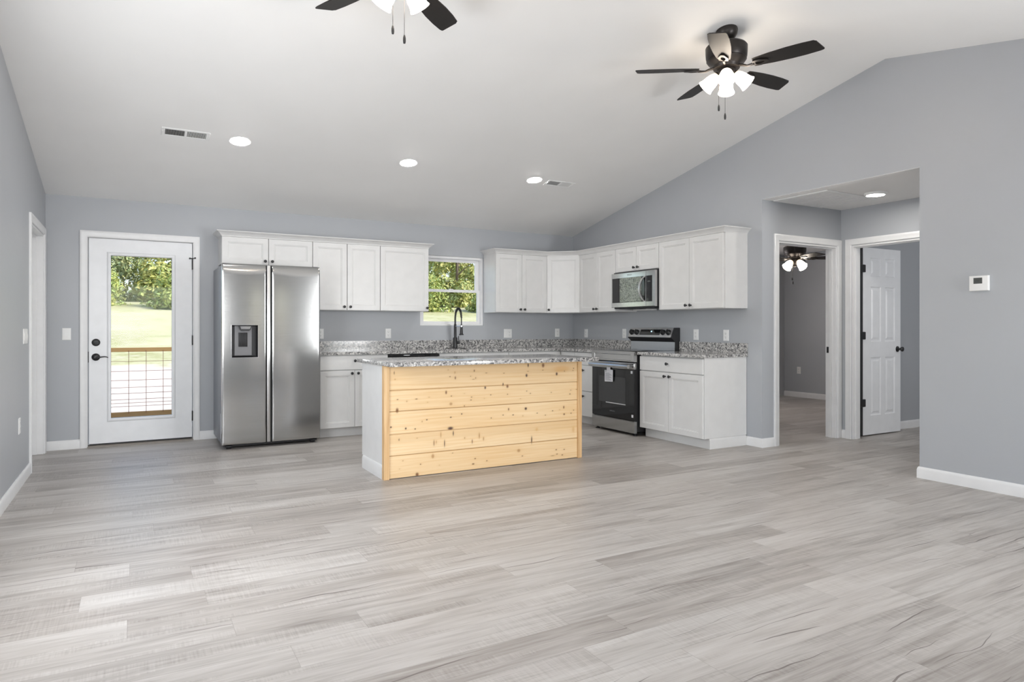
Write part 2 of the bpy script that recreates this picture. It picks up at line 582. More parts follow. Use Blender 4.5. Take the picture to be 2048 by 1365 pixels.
struct('ceiling_side_room', MB().box(XE + 0.114, 9.736, 1.40, 4.495, HC, HC + 0.05), M_ceil, 'flat white ceiling of the side room', 'ceiling')
struct('roof', MB().prism([(YB + 0.62, zc(YB + 0.62) + 0.12), (YR, ZR + 0.16), (YF - 0.62, zc(YB + 0.62) + 0.12), (YF - 0.62, zc(YB + 0.62) + 0.2), (YR, ZR + 0.26), (YB + 0.62, zc(YB + 0.62) + 0.2)], 'x', -1.3, 10.2), M_roof, 'shingled roof over the house', 'roof')  # unseen roof with eaves, added to keep direct sun out

BASE = [(0, 0), (0.014, 0), (0.014, 0.066), (0.011, 0.078), (0.006, 0.088), (0, 0.088)]
def baseboard(name, path, label):
    struct(name, MB().sweep([(x, y, 0) for x, y in path], (0, 0, 1), BASE), M_trim, label, 'baseboard')
struct('trim_9', MB().box(XR + 0.0005, XR + 0.1195, 2.9575, 4.4545, HC - 0.002, HC), M_ceil, 'white underside of the hall opening', 'trim')
baseboard('baseboard_back', [(-0.459, YB), (XL, YB)], 'short white baseboard between the left corner and the glazed door')
baseboard('baseboard_fridge', [(1.69, YB), (0.593, YB)], 'white baseboard between the glazed door and the refrigerator')
baseboard('baseboard_left', [(XL, 6.553), (XL, YF)], 'long white baseboard along the left wall')
baseboard('baseboard_corner', [(5.488, 4.455), (XR, 4.455), (XR, 4.645)], 'white baseboard wrapping the wall corner beside the right base cabinet')
baseboard('baseboard_right', [(XR, YF), (XR, 2.957), (XE, 2.957)], 'white baseboard below the thermostat')
baseboard('baseboard_hall', [(XE, 2.957), (XE, 3.553)], 'white baseboard on the hall end wall')
baseboard('baseboard_nook', [(XE, 4.397), (XE, 4.455)], 'tiny white baseboard piece between the two hall door casings')
baseboard('baseboard_bedroom', [(9.736, 4.575), (9.736, YB)], 'white baseboard on the far bedroom wall')
baseboard('baseboard_side_room', [(9.736, 4.495), (XE + 0.114, 4.495)], 'white baseboard seen past the open six-panel door')

CAS = [(0, 0), (0, 0.010), (0.007, 0.014), (0.016, 0.011), (0.040, 0.016), (0.054, 0.019), (0.064, 0.015), (0.064, 0)]
def casing(name, path, n, label):
    struct(name, MB().sweep(path, n, CAS), M_trim, label, 'door trim')
casing('trim_1', [(-0.396, YB, 0), (-0.396, YB, 2.052), (0.529, YB, 2.052), (0.529, YB, 0)], (0, -1, 0), 'white casing round the glazed back door')
casing('trim_2', [(XL, 6.617, 0), (XL, 6.617, 2.033), (XL, 7.523, 2.033), (XL, 7.523, 0)], (1, 0, 0), 'white casing of the doorway in the left wall')
casing('trim_3', [(5.552, 4.455, 0), (5.552, 4.455, 2.033), (6.478, 4.455, 2.033), (6.478, 4.455, 0)], (0, -1, 0), 'white casing round the bedroom opening in the hall')
casing('trim_4', [(XE, 4.333, 0), (XE, 4.333, 2.033), (XE, 3.617, 2.033), (XE, 3.617, 0)], (-1, 0, 0), 'white casing round the six-panel doorway in the hall')

def jamb(name, a0, a1, zt, c0, c1, axis, label, stop=None):
    """jamb lining with a door stop inside an opening"""
    t = 0.016
    mb = MB()
    def bx(p0, p1, q0, q1, z0, z1):
        mb.box(p0, p1, q0, q1, z0, z1) if axis == 'x' else mb.box(q0, q1, p0, p1, z0, z1)
    bx(a0, a0 + t, c0, c1, 0, zt)
    bx(a1 - t, a1, c0, c1, 0, zt)
    bx(a0 + t, a1 - t, c0, c1, zt - t, zt)
    if stop:
        s0, s1 = stop
        bx(a0 + t, a0 + t + 0.011, s0, s1, 0, zt - t)
        bx(a1 - t - 0.011, a1 - t, s0, s1, 0, zt - t)
        bx(a0 + t + 0.011, a1 - t - 0.011, s0, s1, zt - t - 0.011, zt - t)
    return struct(name, mb, M_trim, label, 'door jamb')
jamb('trim_5', 6.62, 7.52, 2.03, XL - 0.12, XL, 'y', 'white jamb lining the doorway in the left wall', (XL - 0.085, XL - 0.05))
j6 = jamb('trim_6', 5.555, 6.475, 2.03, 4.455, 4.575, 'x', 'white jamb lining the bedroom opening with a black strike plate', (4.497, 4.53))
MB().box(6.457, 6.4595, 4.535, 4.562, 0.90, 0.965).build('strike_plate', M_black, j6)
jamb('trim_7', 3.62, 4.33, 2.03, XE, XE + 0.114, 'y', 'white jamb lining the six-panel doorway', (XE + 0.03, XE + 0.065))
jamb('trim_8', -0.40, 0.533, 2.056, YB + 0.045, YB + 0.14, 'x', 'white jamb behind the glazed back door')

# ------------------------------------------------------------------ glazed back door
d1 = thing('door_1', 'white back door with a tall clear glass light and black hardware', 'door', (0.067, 7.70, 0), kind='structure')
y0, y1 = 7.676, 7.718
mb = MB()
gx0, gx1, gz0, gz1 = -0.206, 0.336, 0.272, 1.886
dx0, dx1, dz0, dz1 = -0.386, 0.520, 0.034, 2.044
for a in ((dx0, gx0, dz0, dz1), (gx1, dx1, dz0, dz1), (gx0, gx1, dz0, gz0), (gx0, gx1, gz1, dz1)):
    mb.box(a[0], a[1], y0, y1, a[2], a[3])
mb.build('door_panel', M_door, d1)
mb = MB()
for yy, n in ((y0, (0, -1, 0)), (y1, (0, 1, 0))):
    p = [(gx0 + 0.003, yy, gz0 + 0.003), (gx0 + 0.003, yy, gz1 - 0.003), (gx1 - 0.003, yy, gz1 - 0.003), (gx1 - 0.003, yy, gz0 + 0.003), (gx0 + 0.003, yy, gz0 + 0.003)]
    prof = [(0, -0.008), (0, 0.004), (0.006, 0.011), (0.020, 0.012), (0.030, 0.006), (0.034, 0.0)]
    s_ = 1 if n[1] < 0 else -1
    q = [Vector(v) for v in p]
    rings = []
    for i in range(4):
        cx, cz = (gx0 + gx1) / 2, (gz0 + gz1) / 2
        sx, sz = (1 if q[i].x > cx else -1), (1 if q[i].z > cz else -1)
        rings.append(mb.V(*[(q[i].x + sx * a, yy - s_ * b, q[i].z + sz * a) for a, b in prof]))
    for i in range(4):
        a, b = rings[i], rings[(i + 1) % 4]
        for k in range(len(prof) - 1):
            mb.F([a[k], a[k + 1], b[k + 1], b[k]])
mb.build('glass_frame', M_door, d1)
MB().box(gx0, gx1, 7.694, 7.700, gz0, gz1).build('glass', M_glass, d1)
mb = MB().lathe([(0.0, 0.0), (0.036, 0.0), (0.036, 0.006), (0.030, 0.012), (0.026, 0.013), (0.022, 0.019), (0.010, 0.021), (0.0, 0.021)], (-0.328, y0, 1.025), '-y', 28)
mb.box(-0.345, -0.311, y0 - 0.030, y0 - 0.018, 1.020, 1.030, 0.003)
mb.build('deadbolt', M_black, d1)
hd = MB().lathe([(0.0, 0.0), (0.036, 0.0), (0.036, 0.006), (0.030, 0.012), (0.020, 0.014), (0.013, 0.020), (0.012, 0.045), (0.014, 0.048), (0.0, 0.050)], (-0.329, y0, 0.882), '-y', 28).build('door_handle', M_black, d1)
MB().tube([(-0.329, y0 - 0.044, 0.880), (-0.300, y0 - 0.048, 0.880), (-0.275, y0 - 0.048, 0.884), (-0.252, y0 - 0.047, 0.886), (-0.235, y0 - 0.045, 0.882), (-0.226, y0 - 0.044, 0.876)], [0.008, 0.0075, 0.006, 0.0055, 0.005, 0.004], 10).build('lever', M_black, hd)
for za, zb in ((1.774, 1.880), (0.990, 1.090), (0.203, 0.305)):
    h_ = MB().tube([(0.5235, y0 - 0.005, za), (0.5235, y0 - 0.005, zb)], 0.0065, 12).box(0.519, 0.528, y0 - 0.002, y0 + 0.02, za, zb).build('hinge', M_black, d1)
    if za > 1.7:
        m2 = MB().tube([(0.500, y0 - 0.020, 1.888), (0.5235, y0 - 0.010, 1.889), (0.548, y0 - 0.024, 1.893)], 0.004, 10)
        m2.lathe([(0, 0), (0.009, 0), (0.009, 0.012), (0, 0.012)], (0.500, y0 - 0.008, 1.888), '-y', 14)
        m2.lathe([(0, 0), (0.009, 0), (0.009, 0.012), (0, 0.012)], (0.548, y0 - 0.014, 1.893), '-y', 14)
        m2.lathe([(0, 0), (0.008, 0), (0.008, 0.012), (0, 0.012)], (0.5235, y0 - 0.005, 1.88), 'z', 12)
        m2.build('hinge_stop', M_black, h_)
MB().box(-0.395, -0.388, y0 + 0.004, y0 + 0.02, 0.83, 0.935).build('strike_plate', M_black, d1)
MB().box(dx0 + 0.003, dx1 - 0.003, y0 + 0.004, y1, 0.022, 0.034).build('door_sweep', M_blackplastic, d1)
MB().prism([(7.655, 0.0), (7.665, 0.010), (7.70, 0.020), (7.82, 0.020), (7.82, 0.0)], 'x', -0.40, 0.533).build('threshold', M_concrete, d1)

# closed plain door deep in the left doorway
d2 = thing('door_2', 'closed white door set back in the left wall doorway', 'door', (XL - 0.10, 7.07, 0), kind='structure')
MB().box(XL - 0.120, XL - 0.087, 6.638, 7.502, 0.012, 2.012).build('door_panel', M_door, d2)

# ------------------------------------------------------------------ six-panel hall door, standing open
def panel_door(mb, xs, zs, panels, yf, yb):
    """front (facing -y) with raised panels, plus a plain back"""
    for i in range(len(xs) - 1):
        for k in range(len(zs) - 1):
            if (i, k) in panels:
                mb.nest(xs[i], xs[i + 1], zs[k], zs[k + 1], [(0, yf), (0.010, yf + 0.009), (0.026, yf + 0.009), (0.044, yf + 0.002)])
            else:
                mb.F(mb.V((xs[i], yf, zs[k]), (xs[i + 1], yf, zs[k]), (xs[i + 1], yf, zs[k + 1]), (xs[i], yf, zs[k + 1])))
    a, b, c, d = xs[0], xs[-1], zs[0], zs[-1]
    v = mb.V((a, yf, c), (b, yf, c), (b, yf, d), (a, yf, d), (a, yb, c), (b, yb, c), (b, yb, d), (a, yb, d))
    for q in ((4, 7, 6, 5), (0, 1, 5, 4), (1, 2, 6, 5), (2, 3, 7, 6), (3, 0, 4, 7)):
        mb.F([v[i] for i in q])

d3 = thing('door_3', 'white six-panel door standing open at the end of the hall', 'door', (6.79, 4.387, 0), kind='structure')
mb = MB()
panel_door(mb, [6.797, 6.930, 7.120, 7.192, 7.378, 7.485], [0.012, 0.218, 0.848, 1.018, 1.615, 1.726, 1.928, 2.035], {(1, 1), (3, 1), (1, 3), (3, 3), (1, 5), (3, 5)}, 4.370, 4.405)
mb.build('door_panel', M_door, d3, smooth=20)
for za, zb in ((1.764, 1.846), (1.043, 1.125), (0.320, 0.402)):
    MB().box(6.655, 6.822, 4.352, 4.369, za, zb, 0.006, 2).build('hinge', M_black, d3)
MB().box(6.661, 6.796, 4.372, 4.392, 0.012, 2.030).build('hinge_edge_seal', M_blackplastic, d3)  # black strip filling the gap at the hinge edge
MB().lathe([(0, 0), (0.032, 0), (0.031, 0.006), (0.018, 0.010), (0.012, 0.016), (0.012, 0.036), (0.022, 0.042), (0.027, 0.052), (0.026, 0.062), (0.015, 0.068), (0, 0.069)], (7.425, 4.370, 0.931), '-y', 24).build('door_knob', M_black, d3)

# ------------------------------------------------------------------ windows
w1 = thing('window_1', 'white double-hung vinyl window above the sink with trees outside', 'window', (3.4875, 7.75, 1.197), kind='structure')
def frame_rect(mb, x0, x1, z0, z1, w, ya, yb, bot=None, top=None):
    bot = w if bot is None else bot
    top = w if top is None else top
    mb.box(x0, x0 + w, ya, yb, z0, z1)
    mb.box(x1 - w, x1, ya, yb, z0, z1)
    mb.box(x0 + w, x1 - w, ya, yb, z0, z0 + bot)
    mb.box(x0 + w, x1 - w, ya, yb, z1 - top, z1)
    return mb
frame_rect(MB(), 3.051, 3.924, 1.198, 2.069, 0.028, 7.70, 7.80, 0.018, 0.03).build('window_frame', M_vinyl, w1)
lo = frame_rect(MB(), 3.080, 3.895, 1.217, 1.648, 0.036, 7.735, 7.760, 0.032, 0.028).build('sash', M_vinyl, w1)
MB().box(3.114, 3.861, 7.745, 7.750, 1.247, 1.622).build('pane', M_glass, lo)
up = frame_rect(MB(), 3.080, 3.895, 1.625, 2.038, 0.050, 7.764, 7.79, 0.030, 0.034).build('sash', M_vinyl, w1)
MB().box(3.128, 3.847, 7.774, 7.779, 1.653, 2.006).build('pane', M_glass, up)
MB().box(3.46, 3.52, 7.728, 7.752, 1.648, 1.660, 0.003).build('sash_lock', M_vinyl, lo)
for k, (x0, x1, z0, z1) in enumerate(((2.30, 2.72, 0.20, 2.05), (4.22, 5.27, 0.10, 2.12), (-0.60, 0.90, 0.76, 2.12))):  # unseen front windows, added for the lamps and the steel reflections
    w = thing('window_%d' % (k + 2), ('tall narrow front window behind the viewer', 'tall front window near the right wall behind the viewer', 'wide front window near the left wall behind the viewer')[k], 'window', ((x0 + x1) / 2, YF - 0.1, z0), kind='structure')
    frame_rect(MB(), x0, x1, z0, z1, 0.045, YF - 0.13, YF - 0.10).build('window_frame', M_vinyl, w)
    MB().box(x0 + 0.04, x1 - 0.04, YF - 0.12, YF - 0.115, z0 + 0.04, z1 - 0.04).build('pane', M_glass, w)
w = thing('window_5', 'white window in the left wall just out of the picture', 'window', (XL - 0.1, 3.35, 0.76), kind='structure')  # unseen side window, added to hold an area lamp
MB().box(XL - 0.12, XL - 0.095, LA, LA + 0.045, 0.76, 2.12).box(XL - 0.12, XL - 0.095, LB - 0.045, LB, 0.76, 2.12).box(XL - 0.12, XL - 0.095, LA + 0.045, LB - 0.045, 0.76, 0.805).box(XL - 0.12, XL - 0.095, LA + 0.045, LB - 0.045, 2.075, 2.12).build('window_frame', M_vinyl, w)
MB().box(XL - 0.112, XL - 0.107, LA + 0.04, LB - 0.04, 0.80, 2.08).build('pane', M_glass, w)

# ------------------------------------------------------------------ cabinets
KNOB = [(0, 0), (0.0075, 0), (0.006, 0.004), (0.0055, 0.012), (0.011, 0.017), (0.0155, 0.023), (0.0150, 0.028), (0.010, 0.031), (0, 0.0315)]
def knob(parent, x, yf, z, M=None):
    return MB(M).lathe(KNOB, (x, yf, z), '-y', 18).build('knob', M_black, parent, local=True)

def shaker(parent, x0, x1, z0, z1, yf, kx=None, kz=None, M=None, name='door'):
    o = MB(M).nest(x0, x1, z0, z1, [(0, yf + 0.0025), (0.0025, yf), (0.053, yf), (0.056, yf + 0.004), (0.063, yf + 0.005), (0.066, yf + 0.010)], back=yf + 0.02).build(name, M_cab, parent, local=True, smooth=25)
    if kx is not None:
        knob(o, kx, yf, kz, M)
    return o

def slab(parent, x0, x1, z0, z1, yf, kx=None, kz=None, name='drawer'):
    o = MB().nest(x0, x1, z0, z1, [(0, yf + 0.0025), (0.0025, yf)], back=yf + 0.02).build(name, M_cab, parent, local=True, smooth=25)
    if kx is not None:
        knob(o, kx, yf, kz)
    return o

def wall_cabinet(label, loc, rz, w, z0, doors, group, fill=None):
    """doors: (x0, x1, knob x or None); local x runs to the right seen from the room, the wall is y = 0"""
    t = thing('wall_cabinet', label, 'cabinet', loc, rz, group)
    MB().box(0.0005, w - 0.0005, -0.305, 0, 0, 2.118 - z0).build('body', M_cab, t, local=True)
    for x0, x1, kx in doors:
        shaker(t, x0, x1, 0.003, 2.102 - z0, -0.327, kx, 0.040)
    return t

GU = 'white shaker wall cabinets'
RW = -PI / 2
g = 0.002
wall_cabinet('short white wall cabinet with two doors above the refrigerator', (0.770, YB, 1.824), 0, 0.910, 1.824,
             [(0.003, 0.452, 0.420), (0.458, 0.907, 0.490)], GU)
wall_cabinet('tall white two-door wall cabinet beside the refrigerator cabinet', (1.680, YB, 1.362), 0, 0.757, 1.362,
             [(0.003, 0.374, 0.341), (0.380, 0.754, 0.409)], GU)
wall_cabinet('white wall cabinet with one wide door just left of the sink window', (2.437, YB, 1.362), 0, 0.594, 1.362,
             [(0.003, 0.591, 0.566)], GU)
wall_cabinet('white two-door wall cabinet just right of the sink window', (3.929, YB, 1.362), 0, 0.7605, 1.362,
             [(0.003, 0.3795, 0.349), (0.3825, 0.758, 0.411)], GU)
c = thing('wall_cabinet', 'white angled single-door wall cabinet in the kitchen corner', 'cabinet', (5.0, 7.4, 1.362), 0, GU)
MB().prism([(4.6905, YB), (XR, YB), (XR, 7.0705), (5.015, 7.0705), (4.6905, 7.375)], 'z', 1.362, 2.118).build('body', M_cab, c)
Md = Matrix.Translation(Vector((4.697 - 5.0, 7.369 - 7.4, 0))) @ Matrix.Rotation(math.atan2(-0.300, 0.315), 4, 'Z')
shaker(c, 0.004, 0.431, 0.003, 0.740, -0.020, 0.032, 0.040, Md)
wall_cabinet('narrow white two-door wall cabinet between the corner cabinet and the microwave', (XR, 7.070, 1.362), RW, 0.751, 1.362,
             [(0.003, 0.374, 0.340), (0.377, 0.748, 0.402)], GU)
wall_cabinet('short white wall cabinet with two doors directly over the microwave', (XR, 6.319, 1.822), RW, 0.757, 1.822,
             [(0.003, 0.377, 0.352), (0.380, 0.754, 0.420)], GU)
wall_cabinet('wide white two-door wall cabinet right of the microwave at the open end', (XR, 5.562, 1.362), RW, 0.930, 1.362,
             [(0.003, 0.456, 0.424), (0.459, 0.914, 0.488)], GU)

CROWN = [(-0.034, 0), (0.002, 0), (0.004, 0.010), (0.010, 0.014), (0.014, 0.022), (0.030, 0.036), (0.040, 0.042), (0.044, 0.046), (0.050, 0.047), (0.050, 0.055), (-0.034, 0.055)]
zcb = 2.1035
tag(MB().sweep([(3.031, YB, zcb), (3.031, 7.353, zcb), (0.770, 7.353, zcb), (0.770, YB, zcb)], (0, 0, 1), CROWN).build('crown_molding', M_cab),
    'white crown molding topping the cabinets from the refrigerator to the window', 'molding')
tag(MB().sweep([(XR, 4.632, zcb), (4.993, 4.632, zcb), (4.993, 7.077, zcb), (4.697, 7.353, zcb), (3.929, 7.353, zcb), (3.929, YB, zcb)], (0, 0, 1), CROWN).build('crown_molding', M_cab),
    'white crown molding bending round the corner cabinets above the microwave', 'molding')

def base_cabinet(label, loc, rz, w, group='white shaker base cabinets'):
    t = thing('base_cabinet', label, 'cabinet', loc, rz, group)
    MB().box(0.0005, w - 0.0005, -0.578, -0.004, 0.10, 0.8785).build('body', M_cab, t, local=True)
    MB().box(0.0005, w - 0.0005, -0.515, -0.02, 0, 0.10).build('toe_kick', M_cab, t, local=True)
    return t

YD = -0.600
b = base_cabinet('white base cabinet with one drawer over two doors beside the refrigerator', (1.692, YB, 0), 0, 0.743)
slab(b, 0.003, 0.740, 0.718, 0.868, YD, 0.370, 0.814)
shaker(b, 0.003, 0.370, 0.103, 0.710, YD, 0.337, 0.680)
shaker(b, 0.373, 0.740, 0.103, 0.710, YD, 0.404, 0.680)
b = base_cabinet('white sink base cabinet under the black faucet, mostly behind the island', (3.048, YB, 0), 0, 0.912)
slab(b, 0.003, 0.909, 0.718, 0.868, YD, name='drawer_front')
shaker(b, 0.003, 0.4545, 0.103, 0.710, YD, 0.420, 0.680)
shaker(b, 0.4575, 0.909, 0.103, 0.710, YD, 0.490, 0.680)
b = thing('base_cabinet', 'white corner base cabinet half hidden behind the island countertop', 'cabinet', (4.9, 7.3, 0), 0, 'white shaker base cabinets')
MB().prism([(3.9605, YB - 0.004), (XR - 0.004, YB - 0.004), (XR - 0.004, 6.776), (4.742, 6.776), (4.742, 7.102), (3.9605, 7.102)], 'z', 0.10, 0.878).build('body', M_cab, b)
MB().prism([(3.9605, YB - 0.004), (XR - 0.004, YB - 0.004), (XR - 0.004, 6.776), (4.805, 6.776), (4.805, 7.165), (3.9605, 7.165)], 'z', 0, 0.10).build('toe_kick', M_cab, b)
shaker(b, 3.963 - 4.9, 4.716 - 4.9, 0.103, 0.868, 7.08 - 7.3, 4.00 - 4.9, 0.78)
Mr = Matrix.Translation(Vector((4.742 - 4.9, 7.078 - 7.3, 0))) @ Matrix.Rotation(RW, 4, 'Z')
shaker(b, 0.003, 0.299, 0.103, 0.868, -0.022, 0.262, 0.78, Mr)
b = base_cabinet('white three-drawer base cabinet just left of the range', (XR, 6.775, 0), RW, 0.432)
for za, zb in ((0.103, 0.402), (0.406, 0.715), (0.719, 0.868)):
    slab(b, 0.003, 0.429, za, zb, YD, 0.196, (0.343 if za < 0.2 else 0.656 if za < 0.5 else 0.800))
b = base_cabinet('white base cabinet with a drawer over two doors right of the range', (XR, 5.560, 0), RW, 0.915)
slab(b, 0.003, 0.912, 0.718, 0.866, YD, 0.435, 0.801)
shaker(b, 0.003, 0.440, 0.103, 0.710, YD, 0.402, 0.672)
shaker(b, 0.443, 0.912, 0.103, 0.710, YD, 0.472, 0.672)
MB().box(0.9155, 0.919, -0.580, -0.004, 0.102, 0.877).build('end_panel', M_cab, b, local=True)
MB().prism([(0.9155, 0), (0.930, 0), (0.930, 0.075), (0.926, 0.092), (0.921, 0.100), (0.9155, 0.100)], 'y', -0.520, -0.015).build('base_trim', M_cab, b, local=True)

# countertops
ZT0, ZT1 = 0.879, 0.911
ct = MB()
hx0, hx1, hy0, hy1 = 3.13, 3.83, 7.15, 7.50
for q in ((1.665, hx0, 7.055, YB), (hx1, XR, 7.055, YB), (hx0, hx1, 7.055, hy0), (hx0, hx1, hy1, YB), (4.690, XR, 6.346, 7.055)):
    ct.box(q[0], q[1], q[2], q[3], ZT0, ZT1)
ct = tag(ct.build('countertop', M_granite), 'speckled granite corner countertop running along the back wall under the window', 'countertop')
mb = MB().box(1.665, XR - 0.02, YB - 0.02, YB, ZT1, 1.014).box(XR - 0.02, XR, 6.346, YB, ZT1, 1.014)
mb.build('backsplash', M_granite, ct)
ct2 = tag(MB().box(4.690, XR, 4.628, 5.568, ZT0, ZT1, 0.002).build('countertop', M_granite), 'short speckled granite countertop right of the range', 'countertop')
MB().box(XR - 0.02, XR, 4.628, 5.568, ZT1, 1.014).build('backsplash', M_granite, ct2)

# sink
sk = thing('sink', 'stainless undermount sink set into the back countertop in front of the faucet', 'sink', (3.48, 7.33, 0.68))
mb = MB()
v0 = mb.V((hx0 - 0.015, hy0 - 0.015, 0.878), (hx1 + 0.015, hy0 - 0.015, 0.878), (hx1 + 0.015, hy1 + 0.015, 0.878), (hx0 - 0.015, hy1 + 0.015, 0.878))
v1 = mb.V((hx0 + 0.004, hy0 + 0.004, 0.878), (hx1 - 0.004, hy0 + 0.004, 0.878), (hx1 - 0.004, hy1 - 0.004, 0.878), (hx0 + 0.004, hy1 - 0.004, 0.878))
v2 = mb.V((hx0 + 0.02, hy0 + 0.02, 0.69), (hx1 - 0.02, hy0 + 0.02, 0.69), (hx1 - 0.02, hy1 - 0.02, 0.69), (hx0 + 0.02, hy1 - 0.02, 0.69))
for a, b_ in ((v0, v1), (v1, v2)):
    for i in range(4):
        mb.F([a[i], a[(i + 1) % 4], b_[(i + 1) % 4], b_[i]])
mb.F(v2)
mb.build('basin', M_steel, sk)
MB().lathe([(0, 0), (0.045, 0), (0.045, 0.004), (0.03, 0.002), (0, 0.002)], (3.48, 7.33, 0.69), 'z', 20).build('drain', M_chrome, sk)

# faucet
fx, fy = 3.470, 7.565
fc = thing('faucet', 'matte black spring-neck kitchen faucet standing below the window', 'faucet', (fx, fy, ZT1))
MB().box(fx - 0.125, fx + 0.125, fy - 0.030, fy + 0.030, ZT1 + 0.0005, ZT1 + 0.006, 0.003).build('base_plate', M_black, fc)
MB().lathe([(0, 0), (0.027, 0), (0.027, 0.125), (0.024, 0.130), (0.017, 0.134), (0.016, 0.290), (0.013, 0.296), (0, 0.296)], (fx, fy, ZT1 + 0.006), 'z', 20).build('body', M_black, fc)
hp = MB().tube([(fx + 0.020, fy - 0.012, 0.985), (fx + 0.052, fy - 0.02, 0.985)], 0.017, 14).build('handle', M_black, fc)
MB().tube([(fx + 0.040, fy - 0.018, 0.99), (fx + 0.036, fy - 0.018, 1.065)], 0.0055, 10).build('lever', M_black, hp)
arc = [(fx, fy, 1.20), (fx, fy, 1.255)]
for k in range(0, 19):
    a = PI - PI * k / 18
    arc.append((fx, fy - 0.090 + 0.090 * -math.cos(a), 1.29 + 0.115 * math.sin(a)))
arc2 = [Vector(p) for p in arc]
mb = MB()
Ls = [0]
for a, b_ in zip(arc2, arc2[1:]):
    Ls.append(Ls[-1] + (b_ - a).length)
hel = []
tot = Ls[-1]
for i in range(520):
    s_ = tot * i / 519
    k = max(j for j in range(len(Ls) - 1) if Ls[j] <= s_ + 1e-9)
    f = (s_ - Ls[k]) / (Ls[k + 1] - Ls[k])
    p = arc2[k].lerp(arc2[k + 1], f)
    t_ = (arc2[k + 1] - arc2[k]).normalized()
    u_ = Vector((1, 0, 0))
    w_ = t_.cross(u_)
    a = 2 * PI * i / 16
    hel.append(p + (u_ * math.cos(a) + w_ * math.sin(a)) * 0.0125)
mb.tube(hel, 0.0028, 5)
mb.build('spring', M_black, fc)
MB().tube(arc + [(fx, fy - 0.180, 1.25), (fx, fy - 0.182, 1.205)], 0.0075, 10).build('hose', M_black, fc)
MB().lathe([(0, 0), (0.013, 0), (0.015, -0.03), (0.018, -0.085), (0.018, -0.108), (0.027, -0.116), (0.027, -0.126), (0, -0.126)], (fx, fy - 0.182, 1.205), 'z', 18).build('spray_head', M_black, fc)
MB().tube([(fx, fy - 0.01, 1.188), (fx, fy - 0.168, 1.188)], 0.006, 10).lathe([(0.014, 0), (0.019, 0), (0.019, 0.016), (0.014, 0.016)], (fx, fy - 0.182, 1.180), 'z', 16).build('holder_arm', M_chrome, fc)

# dishwasher
dw = thing('dishwasher', 'stainless dishwasher with a black control strip behind the island', 'dishwasher', (2.741, 7.38, 0))
MB().box(2.439, 3.044, 7.11, 7.67, 0.10, 0.872).box(2.45, 3.03, 7.16, 7.66, 0, 0.10).build('body', M_blackplastic, dw)
dd = MB().box(2.440, 3.043, 7.078, 7.108, 0.105, 0.838, 0.004, 2).build('door', M_steel, dw)
MB().tube([(2.50, 7.040, 0.79), (2.98, 7.040, 0.79)], 0.010, 12).box(2.51, 2.53, 7.045, 7.078, 0.782, 0.798).box(2.95, 2.97, 7.045, 7.078, 0.782, 0.798).build('handle', M_steel, dd)
MB().box(2.440, 3.043, 7.076, 7.108, 0.842, 0.872, 0.003, 2).build('control_strip', M_blackglass, dw)

# ------------------------------------------------------------------ island
isl = thing('kitchen_island', 'kitchen island with a knotty pine front and white side panels', 'island', (2.58, 5.2, 0))
MB().box(1.690, 3.482, 4.965, 5.480, 0.10, 0.878).box(1.690, 3.482, 4.965, 5.415, 0, 0.10).build('body', M_cab, isl)
for xa, xb in ((1.668, 1.6895), (3.4825, 3.500)):
    MB().prism([(4.960, 0.0), (5.440, 0.0), (5.440, 0.104), (5.508, 0.104), (5.508, 0.878), (4.960, 0.878)], 'x', xa, xb).build('side_panel', M_cab, isl)
MB().prism([(1.668, 0), (1.655, 0), (1.655, 0.082), (1.659, 0.096), (1.664, 0.106), (1.668, 0.106)], 'y', 4.961, 5.470).build('base_trim', M_cab, isl)
M180 = Matrix.Translation(Vector((3.482 - 2.58, 5.482 - 5.2, 0))) @ Matrix.Rotation(PI, 4, 'Z')
for k in range(4):
    shaker(isl, 0.003 + 0.448 * k, 0.445 + 0.448 * k, 0.105, 0.872, -0.020, (0.415 + 0.448 * k) if k % 2 == 0 else (0.033 + 0.448 * k), 0.80, M180)

def vnoise(rng, w, h, fx_, fy_):
    """smooth value noise on a w x h grid with fx_, fy_ cells"""
    g_ = rng.random((int(fy_) + 3, int(fx_) + 3))
    x = np.linspace(0, fx_, w)
    y = np.linspace(0, fy_, h)
    xi, yi = x.astype(int), y.astype(int)
    xf, yf_ = x - xi, y - yi
    xf = xf * xf * (3 - 2 * xf)
    yf_ = yf_ * yf_ * (3 - 2 * yf_)
    a = g_[np.ix_(yi, xi)] * (1 - xf) + g_[np.ix_(yi, xi + 1)] * xf
    b2 = g_[np.ix_(yi + 1, xi)] * (1 - xf) + g_[np.ix_(yi + 1, xi + 1)] * xf
    return a * (1 - yf_[:, None]) + b2 * yf_[:, None]

